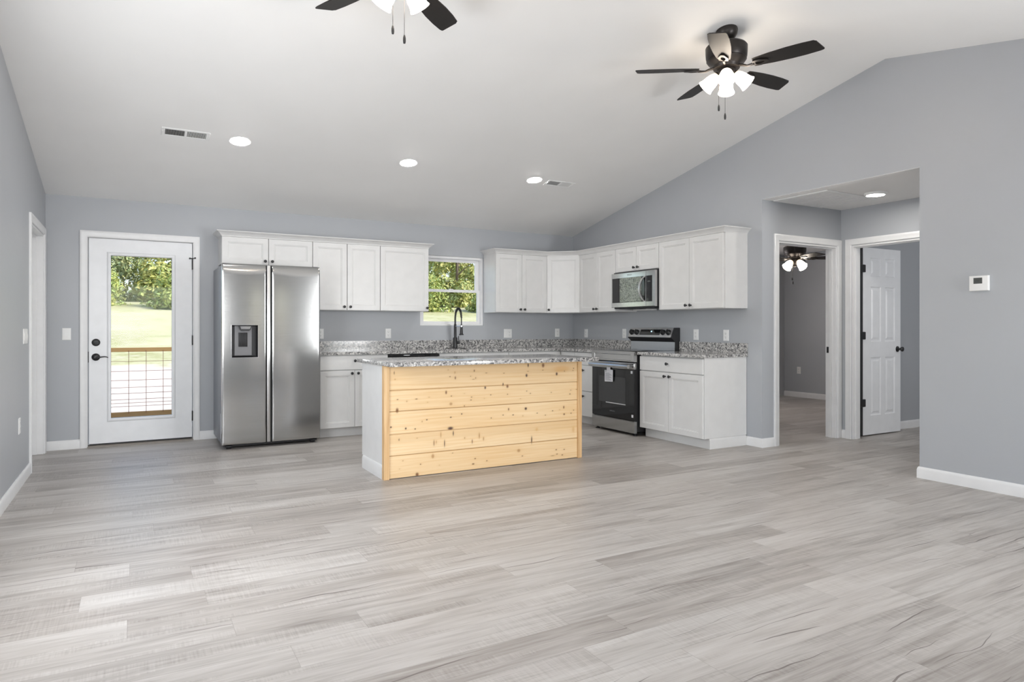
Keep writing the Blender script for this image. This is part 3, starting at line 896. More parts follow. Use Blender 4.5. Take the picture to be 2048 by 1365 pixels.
KNOTS = [(0.041,0.82,0.0018,0.0106,3),(0.048,0.77,0.0037,0.0035,1),(0.068,0.613,0.0052,0.0028,2),(0.223,0.609,0.0076,0.0029,2),(0.33,0.618,0.0055,0.0018,1),(0.065,0.529,0.0082,0.0142,2),(0.144,0.595,0.003,0.005,1),(0.317,0.578,0.0023,0.0029,1),(0.477,0.649,0.0056,0.011,2),(0.523,0.617,0.004,0.0037,2),(0.519,0.554,0.0097,0.0089,1),(0.495,0.829,0.0032,0.0029,1),(0.554,0.806,0.0032,0.0074,1),(0.558,0.763,0.0041,0.0096,2),(0.511,0.774,0.004,0.003,2),(0.729,0.815,0.0038,0.0068,2),(0.742,0.755,0.0021,0.0053,2),(0.696,0.771,0.0025,0.0023,2),(0.721,0.744,0.0101,0.0011,2),(0.704,0.6,0.005,0.0026,2),(0.699,0.576,0.005,0.003,2),(0.639,0.531,0.0029,0.0045,2),(0.639,0.632,0.0021,0.0019,1),(0.615,0.467,0.0041,0.0045,3),(0.518,0.446,0.0057,0.0037,3),(0.311,0.44,0.0047,0.0036,3),(0.271,0.429,0.0031,0.0051,1),(0.015,0.403,0.0051,0.0049,3),(0.135,0.384,0.0053,0.0064,3),(0.213,0.375,0.0038,0.0043,3),(0.515,0.357,0.0178,0.0096,3),(0.54,0.315,0.0032,0.0155,3),(0.431,0.312,0.0032,0.0183,1),(0.08,0.301,0.0022,0.0071,3),(0.229,0.301,0.0023,0.0022,2),(0.372,0.251,0.0027,0.0182,2),(0.392,0.257,0.002,0.0109,1),(0.463,0.24,0.0028,0.022,3),(0.71,0.235,0.0029,0.0135,2),(0.775,0.277,0.0042,0.0189,1),(0.362,0.147,0.0086,0.0131,1),(0.534,0.156,0.004,0.0022,2),(0.258,0.093,0.0038,0.0036,2),(0.112,0.135,0.003,0.0036,1),(0.084,0.074,0.0022,0.0021,1),(0.419,0.07,0.0024,0.0022,1),(0.737,0.092,0.005,0.0038,2),(0.719,0.049,0.0084,0.0045,2),(0.229,0.015,0.01,0.0122,2),(0.642,0.269,0.0033,0.006,1),(1.245,0.846,0.0044,0.0129,3),(1.397,0.841,0.01,0.0138,2),(1.394,0.799,0.0045,0.0023,2),(1.007,0.786,0.0051,0.0022,2),(0.84,0.793,0.0074,0.0018,2),(1.243,0.793,0.0062,0.0015,2),(1.229,0.759,0.007,0.0106,3),(1.538,0.762,0.0074,0.0109,3),(1.592,0.805,0.0566,0.0195,0),(1.569,0.79,0.0375,0.0054,0),(1.719,0.805,0.0038,0.0031,3),(1.712,0.786,0.0029,0.0031,2),(1.62,0.783,0.0028,0.0039,2),(0.999,0.691,0.0038,0.0104,3),(1.041,0.674,0.0077,0.0111,2),(0.83,0.671,0.0057,0.0088,3),(1.763,0.681,0.0038,0.0032,3),(0.882,0.609,0.0037,0.0029,3),(1.042,0.606,0.0038,0.003,2),(1.231,0.625,0.0035,0.0026,3),(1.267,0.602,0.004,0.003,2),(1.481,0.601,0.0032,0.0031,2),(1.688,0.611,0.0024,0.0031,2),(1.679,0.577,0.0038,0.0039,3),(1.751,0.615,0.0067,0.002,2),(0.822,0.582,0.0033,0.0015,1),(1.168,0.562,0.0044,0.0019,1),(1.052,0.479,0.0043,0.0089,2),(1.221,0.474,0.0088,0.0091,3),(1.096,0.428,0.0052,0.0034,3),(0.999,0.433,0.0038,0.0033,3),(0.886,0.416,0.0029,0.0037,3),(1.192,0.414,0.0026,0.0038,1),(1.336,0.428,0.004,0.003,3),(1.42,0.405,0.0032,0.0035,2),(1.495,0.438,0.0041,0.0031,3),(1.613,0.463,0.0047,0.0094,2),(1.617,0.401,0.0066,0.0062,2),(1.719,0.431,0.0038,0.0035,2),(1.691,0.405,0.0043,0.0035,3),(1.569,0.444,0.0028,0.0023,1),(1.28,0.2,0.004,0.0243,3),(0.814,0.249,0.0041,0.0124,1),(1.331,0.287,0.009,0.0114,0),(1.715,0.258,0.0086,0.0197,0),(1.151,0.12,0.0113,0.0105,1),(1.187,0.07,0.0052,0.003,2),(0.845,0.063,0.0041,0.0033,2),(1.533,0.093,0.0056,0.0039,2),(1.617,0.088,0.0047,0.0035,2),(1.541,0.054,0.0065,0.0031,2),(1.597,0.041,0.0056,0.0039,2),(1.495,0.043,0.0184,0.0015,2)]

def pine_panel():
    """five horizontal boards with grooves; knots and grain are the timber's own colour"""
    rng = np.random.default_rng(4)
    X0, X1, Z0, Z1 = 1.702, 3.459, 0.006, 0.878
    w, h = 500, 250
    xs = np.linspace(X0, X1, w)
    zs = np.linspace(Z0, Z1, h)
    XX, ZZ = np.meshgrid(xs - X0, zs)
    lines = [0.684, 0.521, 0.344, 0.178]
    bd = sum((ZZ < l).astype(int) for l in lines)
    field = np.zeros((h, w))
    for b_ in range(5):
        warp = vnoise(rng, w, h, 3, 4) * 0.9 + vnoise(rng, w, h, 9, 8) * 0.25
        ph = ZZ * 170 + warp * 9
        rings = 0.5 + 0.5 * np.sin(ph * (0.8 + 0.2 * b_ % 3))
        streak = vnoise(rng, w, h, 5, 110) * 0.6 + vnoise(rng, w, h, 14, 200) * 0.4
        f = 0.16 * rings ** 3 + 0.62 * streak + (vnoise(rng, w, h, 4, 6) - 0.5) * 0.45 + 0.10
        field = np.where(bd == b_, f, field)
    pale = np.array([0.86, 0.655, 0.40])
    mid = np.array([0.75, 0.50, 0.245])
    tan = np.array([0.60, 0.34, 0.125])
    F = np.clip((field - 0.5) * 1.5 + 0.52, 0, 1)[..., None]
    C = pale * (1 - F) + mid * F
    bt = np.array([0.50, 0.46, 0.50, 0.30, 0.62])[bd][..., None]
    C = C * (1 - bt * 0.30) + mid * bt * 0.30
    # broad heartwood bands: the upper half of the first board and of the fourth
    hb = np.clip((ZZ - 0.778 - 0.012 * np.sin(XX * 3)) / 0.012, 0, 1) * (ZZ > 0.684) * 0.55
    hb += np.clip((ZZ - 0.272 - 0.004 * np.sin(XX * 5)) / 0.006, 0, 1) * ((ZZ < 0.344) & (ZZ > 0.178)) * 0.45
    hb += np.clip((0.085 - ZZ) / 0.08, 0, 1) * 0.35
    hb = hb[..., None]
    C = C * (1 - hb) + (mid * 0.92) * hb
    for kx, kz, rx, rz, d in KNOTS:
        q = ((XX - kx) / (rx * 1.35)) ** 2 + ((ZZ - kz) / (rz * 1.30)) ** 2
        core = np.exp(-q ** 2 * 0.9)
        halo = np.exp(-(((XX - kx) / (rx * 2.2 + 0.012)) ** 2 + ((ZZ - kz) / (rz * 1.4 + 0.004)) ** 2))
        C = C * (1 - 0.22 * halo[..., None]) + tan * 0.22 * halo[..., None]
        col = [np.array([0.66, 0.36, 0.12]), np.array([0.46, 0.24, 0.09]), np.array([0.20, 0.08, 0.025]), np.array([0.06, 0.02, 0.010])][d]
        k_ = (core * [0.50, 0.85, 0.97, 1.0][d])[..., None]
        C = C * (1 - k_) + col * k_
    Y = np.full((h, w), 4.925)
    for l in lines:
        gdist = np.abs(ZZ - l)
        Y += 0.005 * np.exp(-(gdist / 0.0026) ** 2)
        kg = (np.exp(-(gdist / 0.0030) ** 2) * 0.75)[..., None]
        C = C * (1 - kg) + np.array([0.34, 0.17, 0.06]) * kg
    root = isl.location
    verts = np.stack([XX + X0 - root.x, Y - root.y, ZZ - root.z], -1).reshape(-1, 3)
    idx = np.arange(w * h).reshape(h, w)
    quads = np.stack([idx[:-1, :-1], idx[:-1, 1:], idx[1:, 1:], idx[1:, :-1]], -1).reshape(-1, 4)
    # closing frame behind the boards
    back = [(X0 - root.x, 4.9645 - root.y, Z0), (X1 - root.x, 4.9645 - root.y, Z0), (X1 - root.x, 4.9645 - root.y, Z1), (X0 - root.x, 4.9645 - root.y, Z1)]
    nb = len(verts)
    cr = [idx[0, 0], idx[0, -1], idx[-1, -1], idx[-1, 0]]
    fs = quads.tolist() + [[nb + 3, nb + 2, nb + 1, nb]]
    edges = [idx[0, :].tolist(), idx[:, -1].tolist(), idx[-1, ::-1].tolist(), idx[::-1, 0].tolist()]
    for i in range(4):
        e = edges[i]
        fs.append(e[::-1] + [nb + i, nb + (i + 1) % 4])
    me = bpy.data.meshes.new('pine_panel')
    me.from_pydata(verts.tolist() + back, [], fs)
    a = me.color_attributes.new('tone', 'FLOAT_COLOR', 'POINT')
    cols = np.concatenate([np.concatenate([np.clip(C, 0, 1).reshape(-1, 3), np.ones((w * h, 1))], 1), np.tile([0.6, 0.4, 0.2, 1], (4, 1))])
    a.data.foreach_set('color', cols.astype(np.float32).ravel())
    me.materials.append(M_pinepanel)
    me.update()
    o = bpy.data.objects.new('pine_panel', me)
    COL.objects.link(o)
    o.parent = isl
pine_panel()
MB().box(1.657, 1.7015, 4.913, 4.9595, 0.0, 0.878, 0.002).build('corner_trim', M_pine, isl)
MB().box(3.4595, 3.504, 4.913, 4.9595, 0.0, 0.878, 0.002).build('corner_trim', M_pine, isl)
tag(MB().box(1.635, 3.525, 4.688, 5.545, ZT0, ZT1, 0.003, 2).build('island_countertop', M_granite), 'speckled granite slab resting on the pine-fronted island', 'countertop')

def lettering(name, text, size, mat, parent, M, depth=0.0004, align='CENTER'):
    cu = bpy.data.curves.new(name, 'FONT')
    cu.body = text
    cu.size = size
    cu.extrude = depth
    cu.align_x = align
    cu.align_y = 'CENTER'
    tmp = bpy.data.objects.new(name + '_curve', cu)
    COL.objects.link(tmp)
    bpy.context.view_layer.update()
    me = bpy.data.meshes.new_from_object(tmp.evaluated_get(bpy.context.evaluated_depsgraph_get()))
    bpy.data.objects.remove(tmp)
    bpy.data.curves.remove(cu)
    me.transform(M)
    me.materials.clear()
    me.materials.append(mat)
    me.name = name
    o = bpy.data.objects.new(name, me)
    COL.objects.link(o)
    o.parent = parent
    return o

FACE = Matrix.Rotation(PI / 2, 4, 'X')      # text upright, facing -y

# ------------------------------------------------------------------ refrigerator
fr = thing('refrigerator', 'tall stainless side-by-side refrigerator with a dark ice and water dispenser', 'refrigerator', (1.183, 7.25, 0))
FX0, FX1, FY = 0.722, 1.645, 6.878
MB().box(FX0, FX1 - 0.002, 6.955, 7.625, 0.055, 1.768, 0.004, 2).build('body', M_greyside, fr)
MB().box(FX0 + 0.03, FX1 - 0.03, 6.935, 6.955, 0.060, 1.765).build('door_gasket', M_dark, fr)
MB().box(FX0 + 0.02, FX1 - 0.02, 6.93, 6.98, 0.022, 0.062).build('base_grille', M_blackplastic, fr)

def fridge_door(x0, x1, z0, z1, hole=None):
    xs = sorted(set([x0 + (x1 - x0) * k / 22 for k in range(23)] + [x0 + 0.004, x0 + 0.010, x1 - 0.004, x1 - 0.010] + ([hole[0], hole[1]] if hole else [])))
    zs = sorted(set([z0, z0 + 0.004, z0 + 0.010, z1] + [z1 - 0.11 * (k / 12.0) ** 1.6 for k in range(13)] + [z0 + 0.03 + (z1 - z0 - 0.15) * k / 14 for k in range(15)] + ([hole[2], hole[3]] if hole else [])))
    xm, hw = (x0 + x1) / 2, (x1 - x0) / 2
    mb = MB()
    def y(x, z):
        s_ = (x - xm) / hw
        v = FY - 0.005 - 0.0025 * (1 - s_ * s_)
        e = min(x - x0, x1 - x, z - z0)
        if e < 0.010:
            v += 0.010 - math.sqrt(max(0, 0.010 ** 2 - (0.010 - e) ** 2))
        d = z1 - z
        R_ = 0.075 + 0.030 * (1 - s_ * s_)
        if d < R_:
            t = 1 - d / R_
            v += 0.030 * (1 - math.sqrt(max(0.0, 1 - t * t * 0.995)))
        return v
    G = [[mb.V((x, y(x, z), z))[0] for x in xs] for z in zs]
    for k in range(len(zs) - 1):
        for i in range(len(xs) - 1):
            if hole and xs[i] >= hole[0] - 1e-6 and xs[i + 1] <= hole[1] + 1e-6 and zs[k] >= hole[2] - 1e-6 and zs[k + 1] <= hole[3] + 1e-6:
                continue
            mb.F([G[k][i], G[k][i + 1], G[k + 1][i + 1], G[k + 1][i]])
    bk = mb.V((x0, 6.935, z0), (x1, 6.935, z0), (x1, 6.935, z1), (x0, 6.935, z1))
    mb.F(bk[::-1])
    for row, a, b_ in (([G[0][i] for i in range(len(xs))], bk[0], bk[1]), ([G[k][-1] for k in range(len(zs))], bk[1], bk[2]),
                       ([G[-1][i] for i in range(len(xs) - 1, -1, -1)], bk[2], bk[3]), ([G[k][0] for k in range(len(zs) - 1, -1, -1)], bk[3], bk[0])):
        mb.F(row[::-1] + [a, b_])
    return mb

H = (0.809, 1.046, 0.882, 1.194)
fd = fridge_door(FX0, 1.1245, 0.046, 1.786, H).build('door', M_steel, fr, label='narrower stainless freezer door with the dispenser')
fridge_door(1.177, FX1, 0.046, 1.786).build('door', M_steel, fr, label='wider stainless refrigerator door')
MB().box(1.1245, 1.177, 6.905, 6.935, 0.05, 1.782).build('handle_recess', M_dark, fr)
MB().box(1.1315, 1.1635, 6.880, 6.905, 0.048, 1.780, 0.003, 2).build('handle_strip', M_strip, fr)
dp = MB()
hx0_, hx1_, hz0_, hz1_ = H
v0 = dp.V((hx0_, 6.872, hz0_), (hx1_, 6.872, hz0_), (hx1_, 6.872, hz1_), (hx0_, 6.872, hz1_))
v1 = dp.V((hx0_ + 0.012, 6.925, hz0_ + 0.012), (hx1_ - 0.012, 6.925, hz0_ + 0.012), (hx1_ - 0.012, 6.925, hz1_ - 0.012), (hx0_ + 0.012, 6.925, hz1_ - 0.012))
for i in range(4):
    dp.F([v0[i], v0[(i + 1) % 4], v1[(i + 1) % 4], v1[i]])
dp.F(v1)
for a in ((hx0_ - 0.005, hx0_, hz0_ - 0.005, hz1_ + 0.005), (hx1_, hx1_ + 0.005, hz0_ - 0.005, hz1_ + 0.005), (hx0_, hx1_, hz1_, hz1_ + 0.005), (hx0_, hx1_, hz0_ - 0.005, hz0_)):
    pass
dsp = dp.build('dispenser', M_blackplastic, fr)
rim = MB()
for a in ((hx0_ - 0.004, hx0_ + 0.001, hz0_ - 0.004, hz1_ + 0.004), (hx1_ - 0.001, hx1_ + 0.004, hz0_ - 0.004, hz1_ + 0.004), (hx0_, hx1_, hz1_ - 0.001, hz1_ + 0.004), (hx0_, hx1_, hz0_ - 0.004, hz0_ + 0.001)):
    rim.box(a[0], a[1], 6.8655, 6.874, a[2], a[3])
rim.build('dispenser_rim', M_chrome, dsp)
MB().box(hx0_ + 0.030, hx1_ - 0.052, 6.908, 6.924, hz0_ + 0.014, hz1_ - 0.004).build('back_panel', M_greyplastic, dsp)
MB().prism([(0.872, 1.187), (0.992, 1.187), (0.978, 1.148), (0.964, 1.138), (0.902, 1.138), (0.886, 1.150)], 'y', 6.876, 6.906).build('nozzle', M_blackplastic, dsp)
MB().prism([(0.886, 1.182), (0.982, 1.182), (0.972, 1.156), (0.894, 1.156)], 'y', 6.873, 6.877).build('nozzle_plate', M_chrome, dsp)
pd = MB().box(0.872, 0.955, 6.900, 6.909, 0.985, 1.122, 0.004, 2)
for x in (0.882, 0.896, 0.911, 0.926, 0.941):
    pd.box(x, x + 0.006, 6.895, 6.901, 0.990, 1.117, 0.002)
pd.build('paddle', M_blackplastic, dsp)
MB().box(hx0_ + 0.02, hx1_ - 0.04, 6.885, 6.922, hz0_ + 0.012, hz0_ + 0.020, 0.002).build('drip_tray', M_blackplastic, dsp)
for x in (FX0 + 0.012, FX1 - 0.075):
    hc_ = MB().box(x, x + 0.062, 6.900, 7.03, 1.768, 1.789, 0.004, 2).build('hinge_cover', M_blackplastic, fr)
for x in (FX0 + 0.045, FX1 - 0.085):
    MB().tube([(x, 6.945, 0.021), (x + 0.045, 6.945, 0.021)], 0.021, 16).box(x - 0.012, x + 0.057, 6.93, 6.972, 0.030, 0.056).build('roller', M_blackplastic, fr)
for x in (FX0 + 0.045, FX1 - 0.085):
    MB().tube([(x, 7.55, 0.026), (x + 0.045, 7.55, 0.026)], 0.026, 16).box(x - 0.01, x + 0.055, 7.53, 7.57, 0.03, 0.056).build('roller', M_blackplastic, fr)
MB().box(FX0 - 0.0008, FX0, 6.965, 6.985, 0.10, 0.34).build('side_label', M_paper, fr)

# ------------------------------------------------------------------ range
rg = thing('kitchen_range', 'stainless electric range with a black glass oven door between white base cabinets', 'range', (XR, 6.335, 0), RW)
L_ = dict(local=True)
MB().box(0.004, 0.756, -0.622, -0.02, 0.045, 0.898).build('body', M_blackplastic, rg, **L_)
MB().box(0.0, 0.760, -0.648, -0.075, 0.898, 0.914, 0.004, 2).build('cooktop', M_blackglass, rg, **L_)
for bx, by, br in ((0.20, -0.50, 0.10), (0.56, -0.50, 0.09), (0.20, -0.24, 0.075), (0.56, -0.24, 0.10)):
    MB().lathe([(br - 0.002, 0), (br, 0), (br, 0.0004), (br - 0.002, 0.0004)], (bx, by, 0.914), 'z', 40).build('burner_ring', M_greyplastic, rg, **L_)
mb = MB().nest(0.0, 0.760, 0.800, 0.912, [(0, -0.662), (0.003, -0.665)], back=-0.622, cap=False)
mb.nest(0.003, 0.757, 0.803, 0.909, [(0, -0.665)], cap=False)
v = mb.V((0.003, -0.665, 0.803), (0.757, -0.665, 0.803), (0.757, -0.665, 0.909), (0.003, -0.665, 0.909), (0.055, -0.665, 0.812), (0.705, -0.665, 0.812), (0.705, -0.665, 0.878), (0.055, -0.665, 0.878),
         (0.060, -0.658, 0.817), (0.700, -0.658, 0.817), (0.700, -0.658, 0.873), (0.055 + 0.005, -0.658, 0.873))
for a, b_ in ((0, 4), (4, 8)):
    for i in range(4):
        j = (i + 1) % 4
        mb.F([v[a + i], v[a + j], v[b_ + j], v[b_ + i]])
mb.F(v[8:12])
mb.build('front_panel', M_steel, rg, **L_)
od = MB().nest(0.002, 0.758, 0.163, 0.716, [(0, -0.654), (0.004, -0.658)], back=-0.622).build('oven_door', M_blackglass, rg, **L_)
MB().box(0.002, 0.758, -0.662, -0.622, 0.7165, 0.788, 0.004, 2).build('door_trim', M_steel, od, **L_)
win = N('oven_window')
win.set(color=(0.030, 0.031, 0.033), rough=0.08, spec=0.7)
MB().box(0.135, 0.612, -0.6592, -0.6575, 0.330, 0.622, 0.0005).build('oven_window', win.m, od, **L_)
MB().box(0.265, 0.615, -0.6604, -0.6588, 0.322, 0.331).build('window_trim', M_chrome, od, **L_)
hb = MB().prism([(-0.735, 0.742), (-0.728, 0.732), (-0.708, 0.730), (-0.700, 0.738), (-0.700, 0.764), (-0.708, 0.772), (-0.728, 0.768), (-0.735, 0.758)], 'x', 0.030, 0.730)
for x in (0.045, 0.675):
    hb.box(x, x + 0.040, -0.703, -0.660, 0.738, 0.764)
hb.build('handle', M_steel, od, **L_)
for x, z in ((0.700, 0.672), (0.713, 0.200)):
    MB().box(x, x + 0.030, -0.6592, -0.6578, z, z + 0.030).build('sticker', M_paper, od, label='small white sticker', **L_)
lettering('brand_lettering', 'SAMSUNG', 0.020, M_greyplastic, od, Matrix.Translation(Vector((0.38, -0.6583, 0.236))) @ FACE)
MB().nest(0.002, 0.758, 0.030, 0.156, [(0, -0.655), (0.006, -0.661), (0.008, -0.661)], back=-0.622).box(0.006, 0.754, -0.6605, -0.640, 0.1562, 0.160).build('drawer', M_steel, rg, **L_)
bgp = [(0.0, 0.900), (-0.078, 0.900), (-0.076, 1.010), (-0.088, 1.022), (-0.122, 1.050), (-0.126, 1.060), (-0.078, 1.168), (0.0, 1.168)]
MB().prism(bgp, 'x', 0.002, 0.758).build('backguard', M_blackplastic, rg, **L_)
cp = MB()
def skin(mb, pts, x0, x1, off=0.0015):
    P = [Vector((0, a, b)) for a, b in pts]
    for a, b_ in zip(P, P[1:]):
        n_ = Vector((0, -(b_.z - a.z), (b_.y - a.y))).normalized() * off
        q = mb.V((x0, a.y + n_.y, a.z + n_.z), (x1, a.y + n_.y, a.z + n_.z), (x1, b_.y + n_.y, b_.z + n_.z), (x0, b_.y + n_.y, b_.z + n_.z))
        mb.F(q)
        q2 = mb.V((x0, a.y, a.z), (x1, a.y, a.z), (x1, b_.y, b_.z), (x0, b_.y, b_.z))
        mb.F(q2[::-1])
        for i in range(4):
            mb.F([q[i], q[(i + 1) % 4], q2[(i + 1) % 4], q2[i]])
    return mb
cpo = skin(cp, [(-0.126, 1.060), (-0.078, 1.168)], 0.004, 0.742).build('control_panel', M_steelsoft, rg, **L_)
skin(MB(), [(-0.078, 0.914), (-0.076, 1.008)], 0.004, 0.756).build('riser_panel', M_steelsoft, rg, **L_)
lip = MB().prism([(-0.088, 1.024), (-0.122, 1.050), (-0.126, 1.059), (-0.120, 1.056), (-0.094, 1.036)], 'x', 0.006, 0.742)
SLN = math.atan2(0.048, 0.108)
MS = Matrix.Translation(Vector((0, -0.102, 1.114))) @ Matrix.Rotation(-SLN, 4, 'X')
dpl = MB(MS).box(0.205, 0.548, -0.006, -0.0005, -0.032, 0.036, 0.001).build('display', M_blackglass, cpo, **L_)
lettering('clock_lettering', '12', 0.022, M_clock, cpo, MS @ Matrix.Translation(Vector((0.400, -0.0065, 0.010))) @ FACE)
for x in (0.060, 0.148, 0.600, 0.688):
    MB(MS).lathe([(0, 0), (0.033, 0), (0.032, 0.010), (0.028, 0.014), (0.026, 0.030), (0.023, 0.033), (0, 0.034)], (x, -0.001, 0.0), '-y', 26).box(x - 0.005, x + 0.005, -0.042, -0.030, -0.024, 0.024, 0.002).build('control_knob', M_black, cpo, **L_)
for x in (0.03, 0.69):
    for y_ in (-0.61, -0.12):
        MB().lathe([(0, 0), (0.022, 0), (0.022, 0.012), (0.012, 0.015), (0.012, 0.046), (0, 0.046)], (x + 0.02, y_, 0), 'z', 16).build('foot', M_blackplastic, rg, **L_)
tg = tag(MB().prism([(0.262, 0.690), (0.300, 0.690), (0.300, 0.745), (0.366, 0.745), (0.366, 0.700), (0.412, 0.698), (0.410, 0.566), (0.264, 0.560)], 'y', -0.675, -0.674).build('hang_tag', M_paper),
         'white printed paper tag hanging from the oven door handle', 'tag')
tg.location = (XR, 6.335, 0)
tg.rotation_euler = (0, 0, RW)
tm = MB().prism([(0.276, 0.672), (0.296, 0.672), (0.286, 0.690)], 'y', -0.6760, -0.6752)
for k in range(9):
    tm.box(0.278, 0.392 - 0.02 * (k % 3), -0.6760, -0.6752, 0.576 + 0.010 * k, 0.5795 + 0.010 * k)
tm.build('print', M_ink, tg, **L_)

# ------------------------------------------------------------------ microwave
mw = thing('microwave', 'stainless over-the-range microwave with a curved vertical handle', 'microwave', (XR, 6.320, 1.402), RW)
MB().box(0.004, 0.756, -0.350, -0.002, 0.006, 0.415).build('body', M_blackplastic, mw, **L_)
mdr = MB().nest(0.0, 0.612, 0.004, 0.402, [(0, -0.381), (0.004, -0.385)], back=-0.350).build('door', M_steel, mw, **L_)
MB().nest(0.6145, 0.758, 0.004, 0.402, [(0, -0.381), (0.004, -0.385)], back=-0.350).build('control_panel', M_steel, mw, **L_)
MB().box(0.020, 0.609, -0.3870, -0.3845, 0.058, 0.345, 0.0008).build('door_glass', M_blackglass, mdr, **L_)
MB().box(0.617, 0.716, -0.3870, -0.3845, 0.058, 0.345, 0.0008).build('keypad', M_blackglass, mw, **L_)
MB().box(0.640, 0.690, -0.3876, -0.3869, 0.272, 0.288).build('keypad_display', M_lcd, mw, **L_)
sheet = MB()  # added surface over the door glass carrying the painted reflection
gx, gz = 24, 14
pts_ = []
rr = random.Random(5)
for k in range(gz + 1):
    pts_.append([sheet.V((0.160 + 0.385 * i / gx, -0.3880 - 0.0015 * rr.random(), 0.062 + 0.280 * k / gz))[0] for i in range(gx + 1)])
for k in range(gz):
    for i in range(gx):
        sheet.F([pts_[k][i], pts_[k][i + 1], pts_[k + 1][i + 1], pts_[k + 1][i]])
sheet.build('protective_film', M_reflection, mdr, label='crinkled mottled film over the microwave window', **L_)
hp_ = []
for k in range(15):
    u = -1 + 2 * k / 14
    hp_.append((0.560 + 0.036 * (u * u), -0.392 - 0.050 * (1 - u * u) ** 0.8, 0.200 + 0.138 * u))
mh = MB()
prev = None
for p in hp_:
    q = mh.V((p[0] - 0.015, p[1], p[2]), (p[0] + 0.015, p[1], p[2]), (p[0] + 0.015, p[1] + 0.012, p[2]), (p[0] - 0.015, p[1] + 0.012, p[2]))
    if prev:
        for i in range(4):
            mh.F([prev[i], prev[(i + 1) % 4], q[(i + 1) % 4], q[i]])
    else:
        mh.F(q[::-1])
    prev = q
mh.F(prev)
mh.box(0.588, 0.606, -0.394, -0.386, 0.058, 0.072).box(0.588, 0.606, -0.394, -0.386, 0.330, 0.343)
mh.build('handle', M_strip, mdr, **L_)
lettering('brand_lettering', 'Whirlpool', 0.020, M_greyplastic, mdr, Matrix.Translation(Vector((0.33, -0.3853, 0.374))) @ FACE)
mb = MB().box(0.030, 0.730, -0.365, -0.030, -0.012, 0.006, 0.003)
for x in (0.05, 0.42):
    mb.box(x, x + 0.28, -0.31, -0.14, -0.015, -0.011)
mb.build('vent_base', M_blackplastic, mw, **L_)
MB().box(0.075, 0.410, -0.12, -0.04, -0.030, -0.012, 0.002).build('lamp_cover', M_plate, mw, label='white lamp cover under the microwave', **L_)

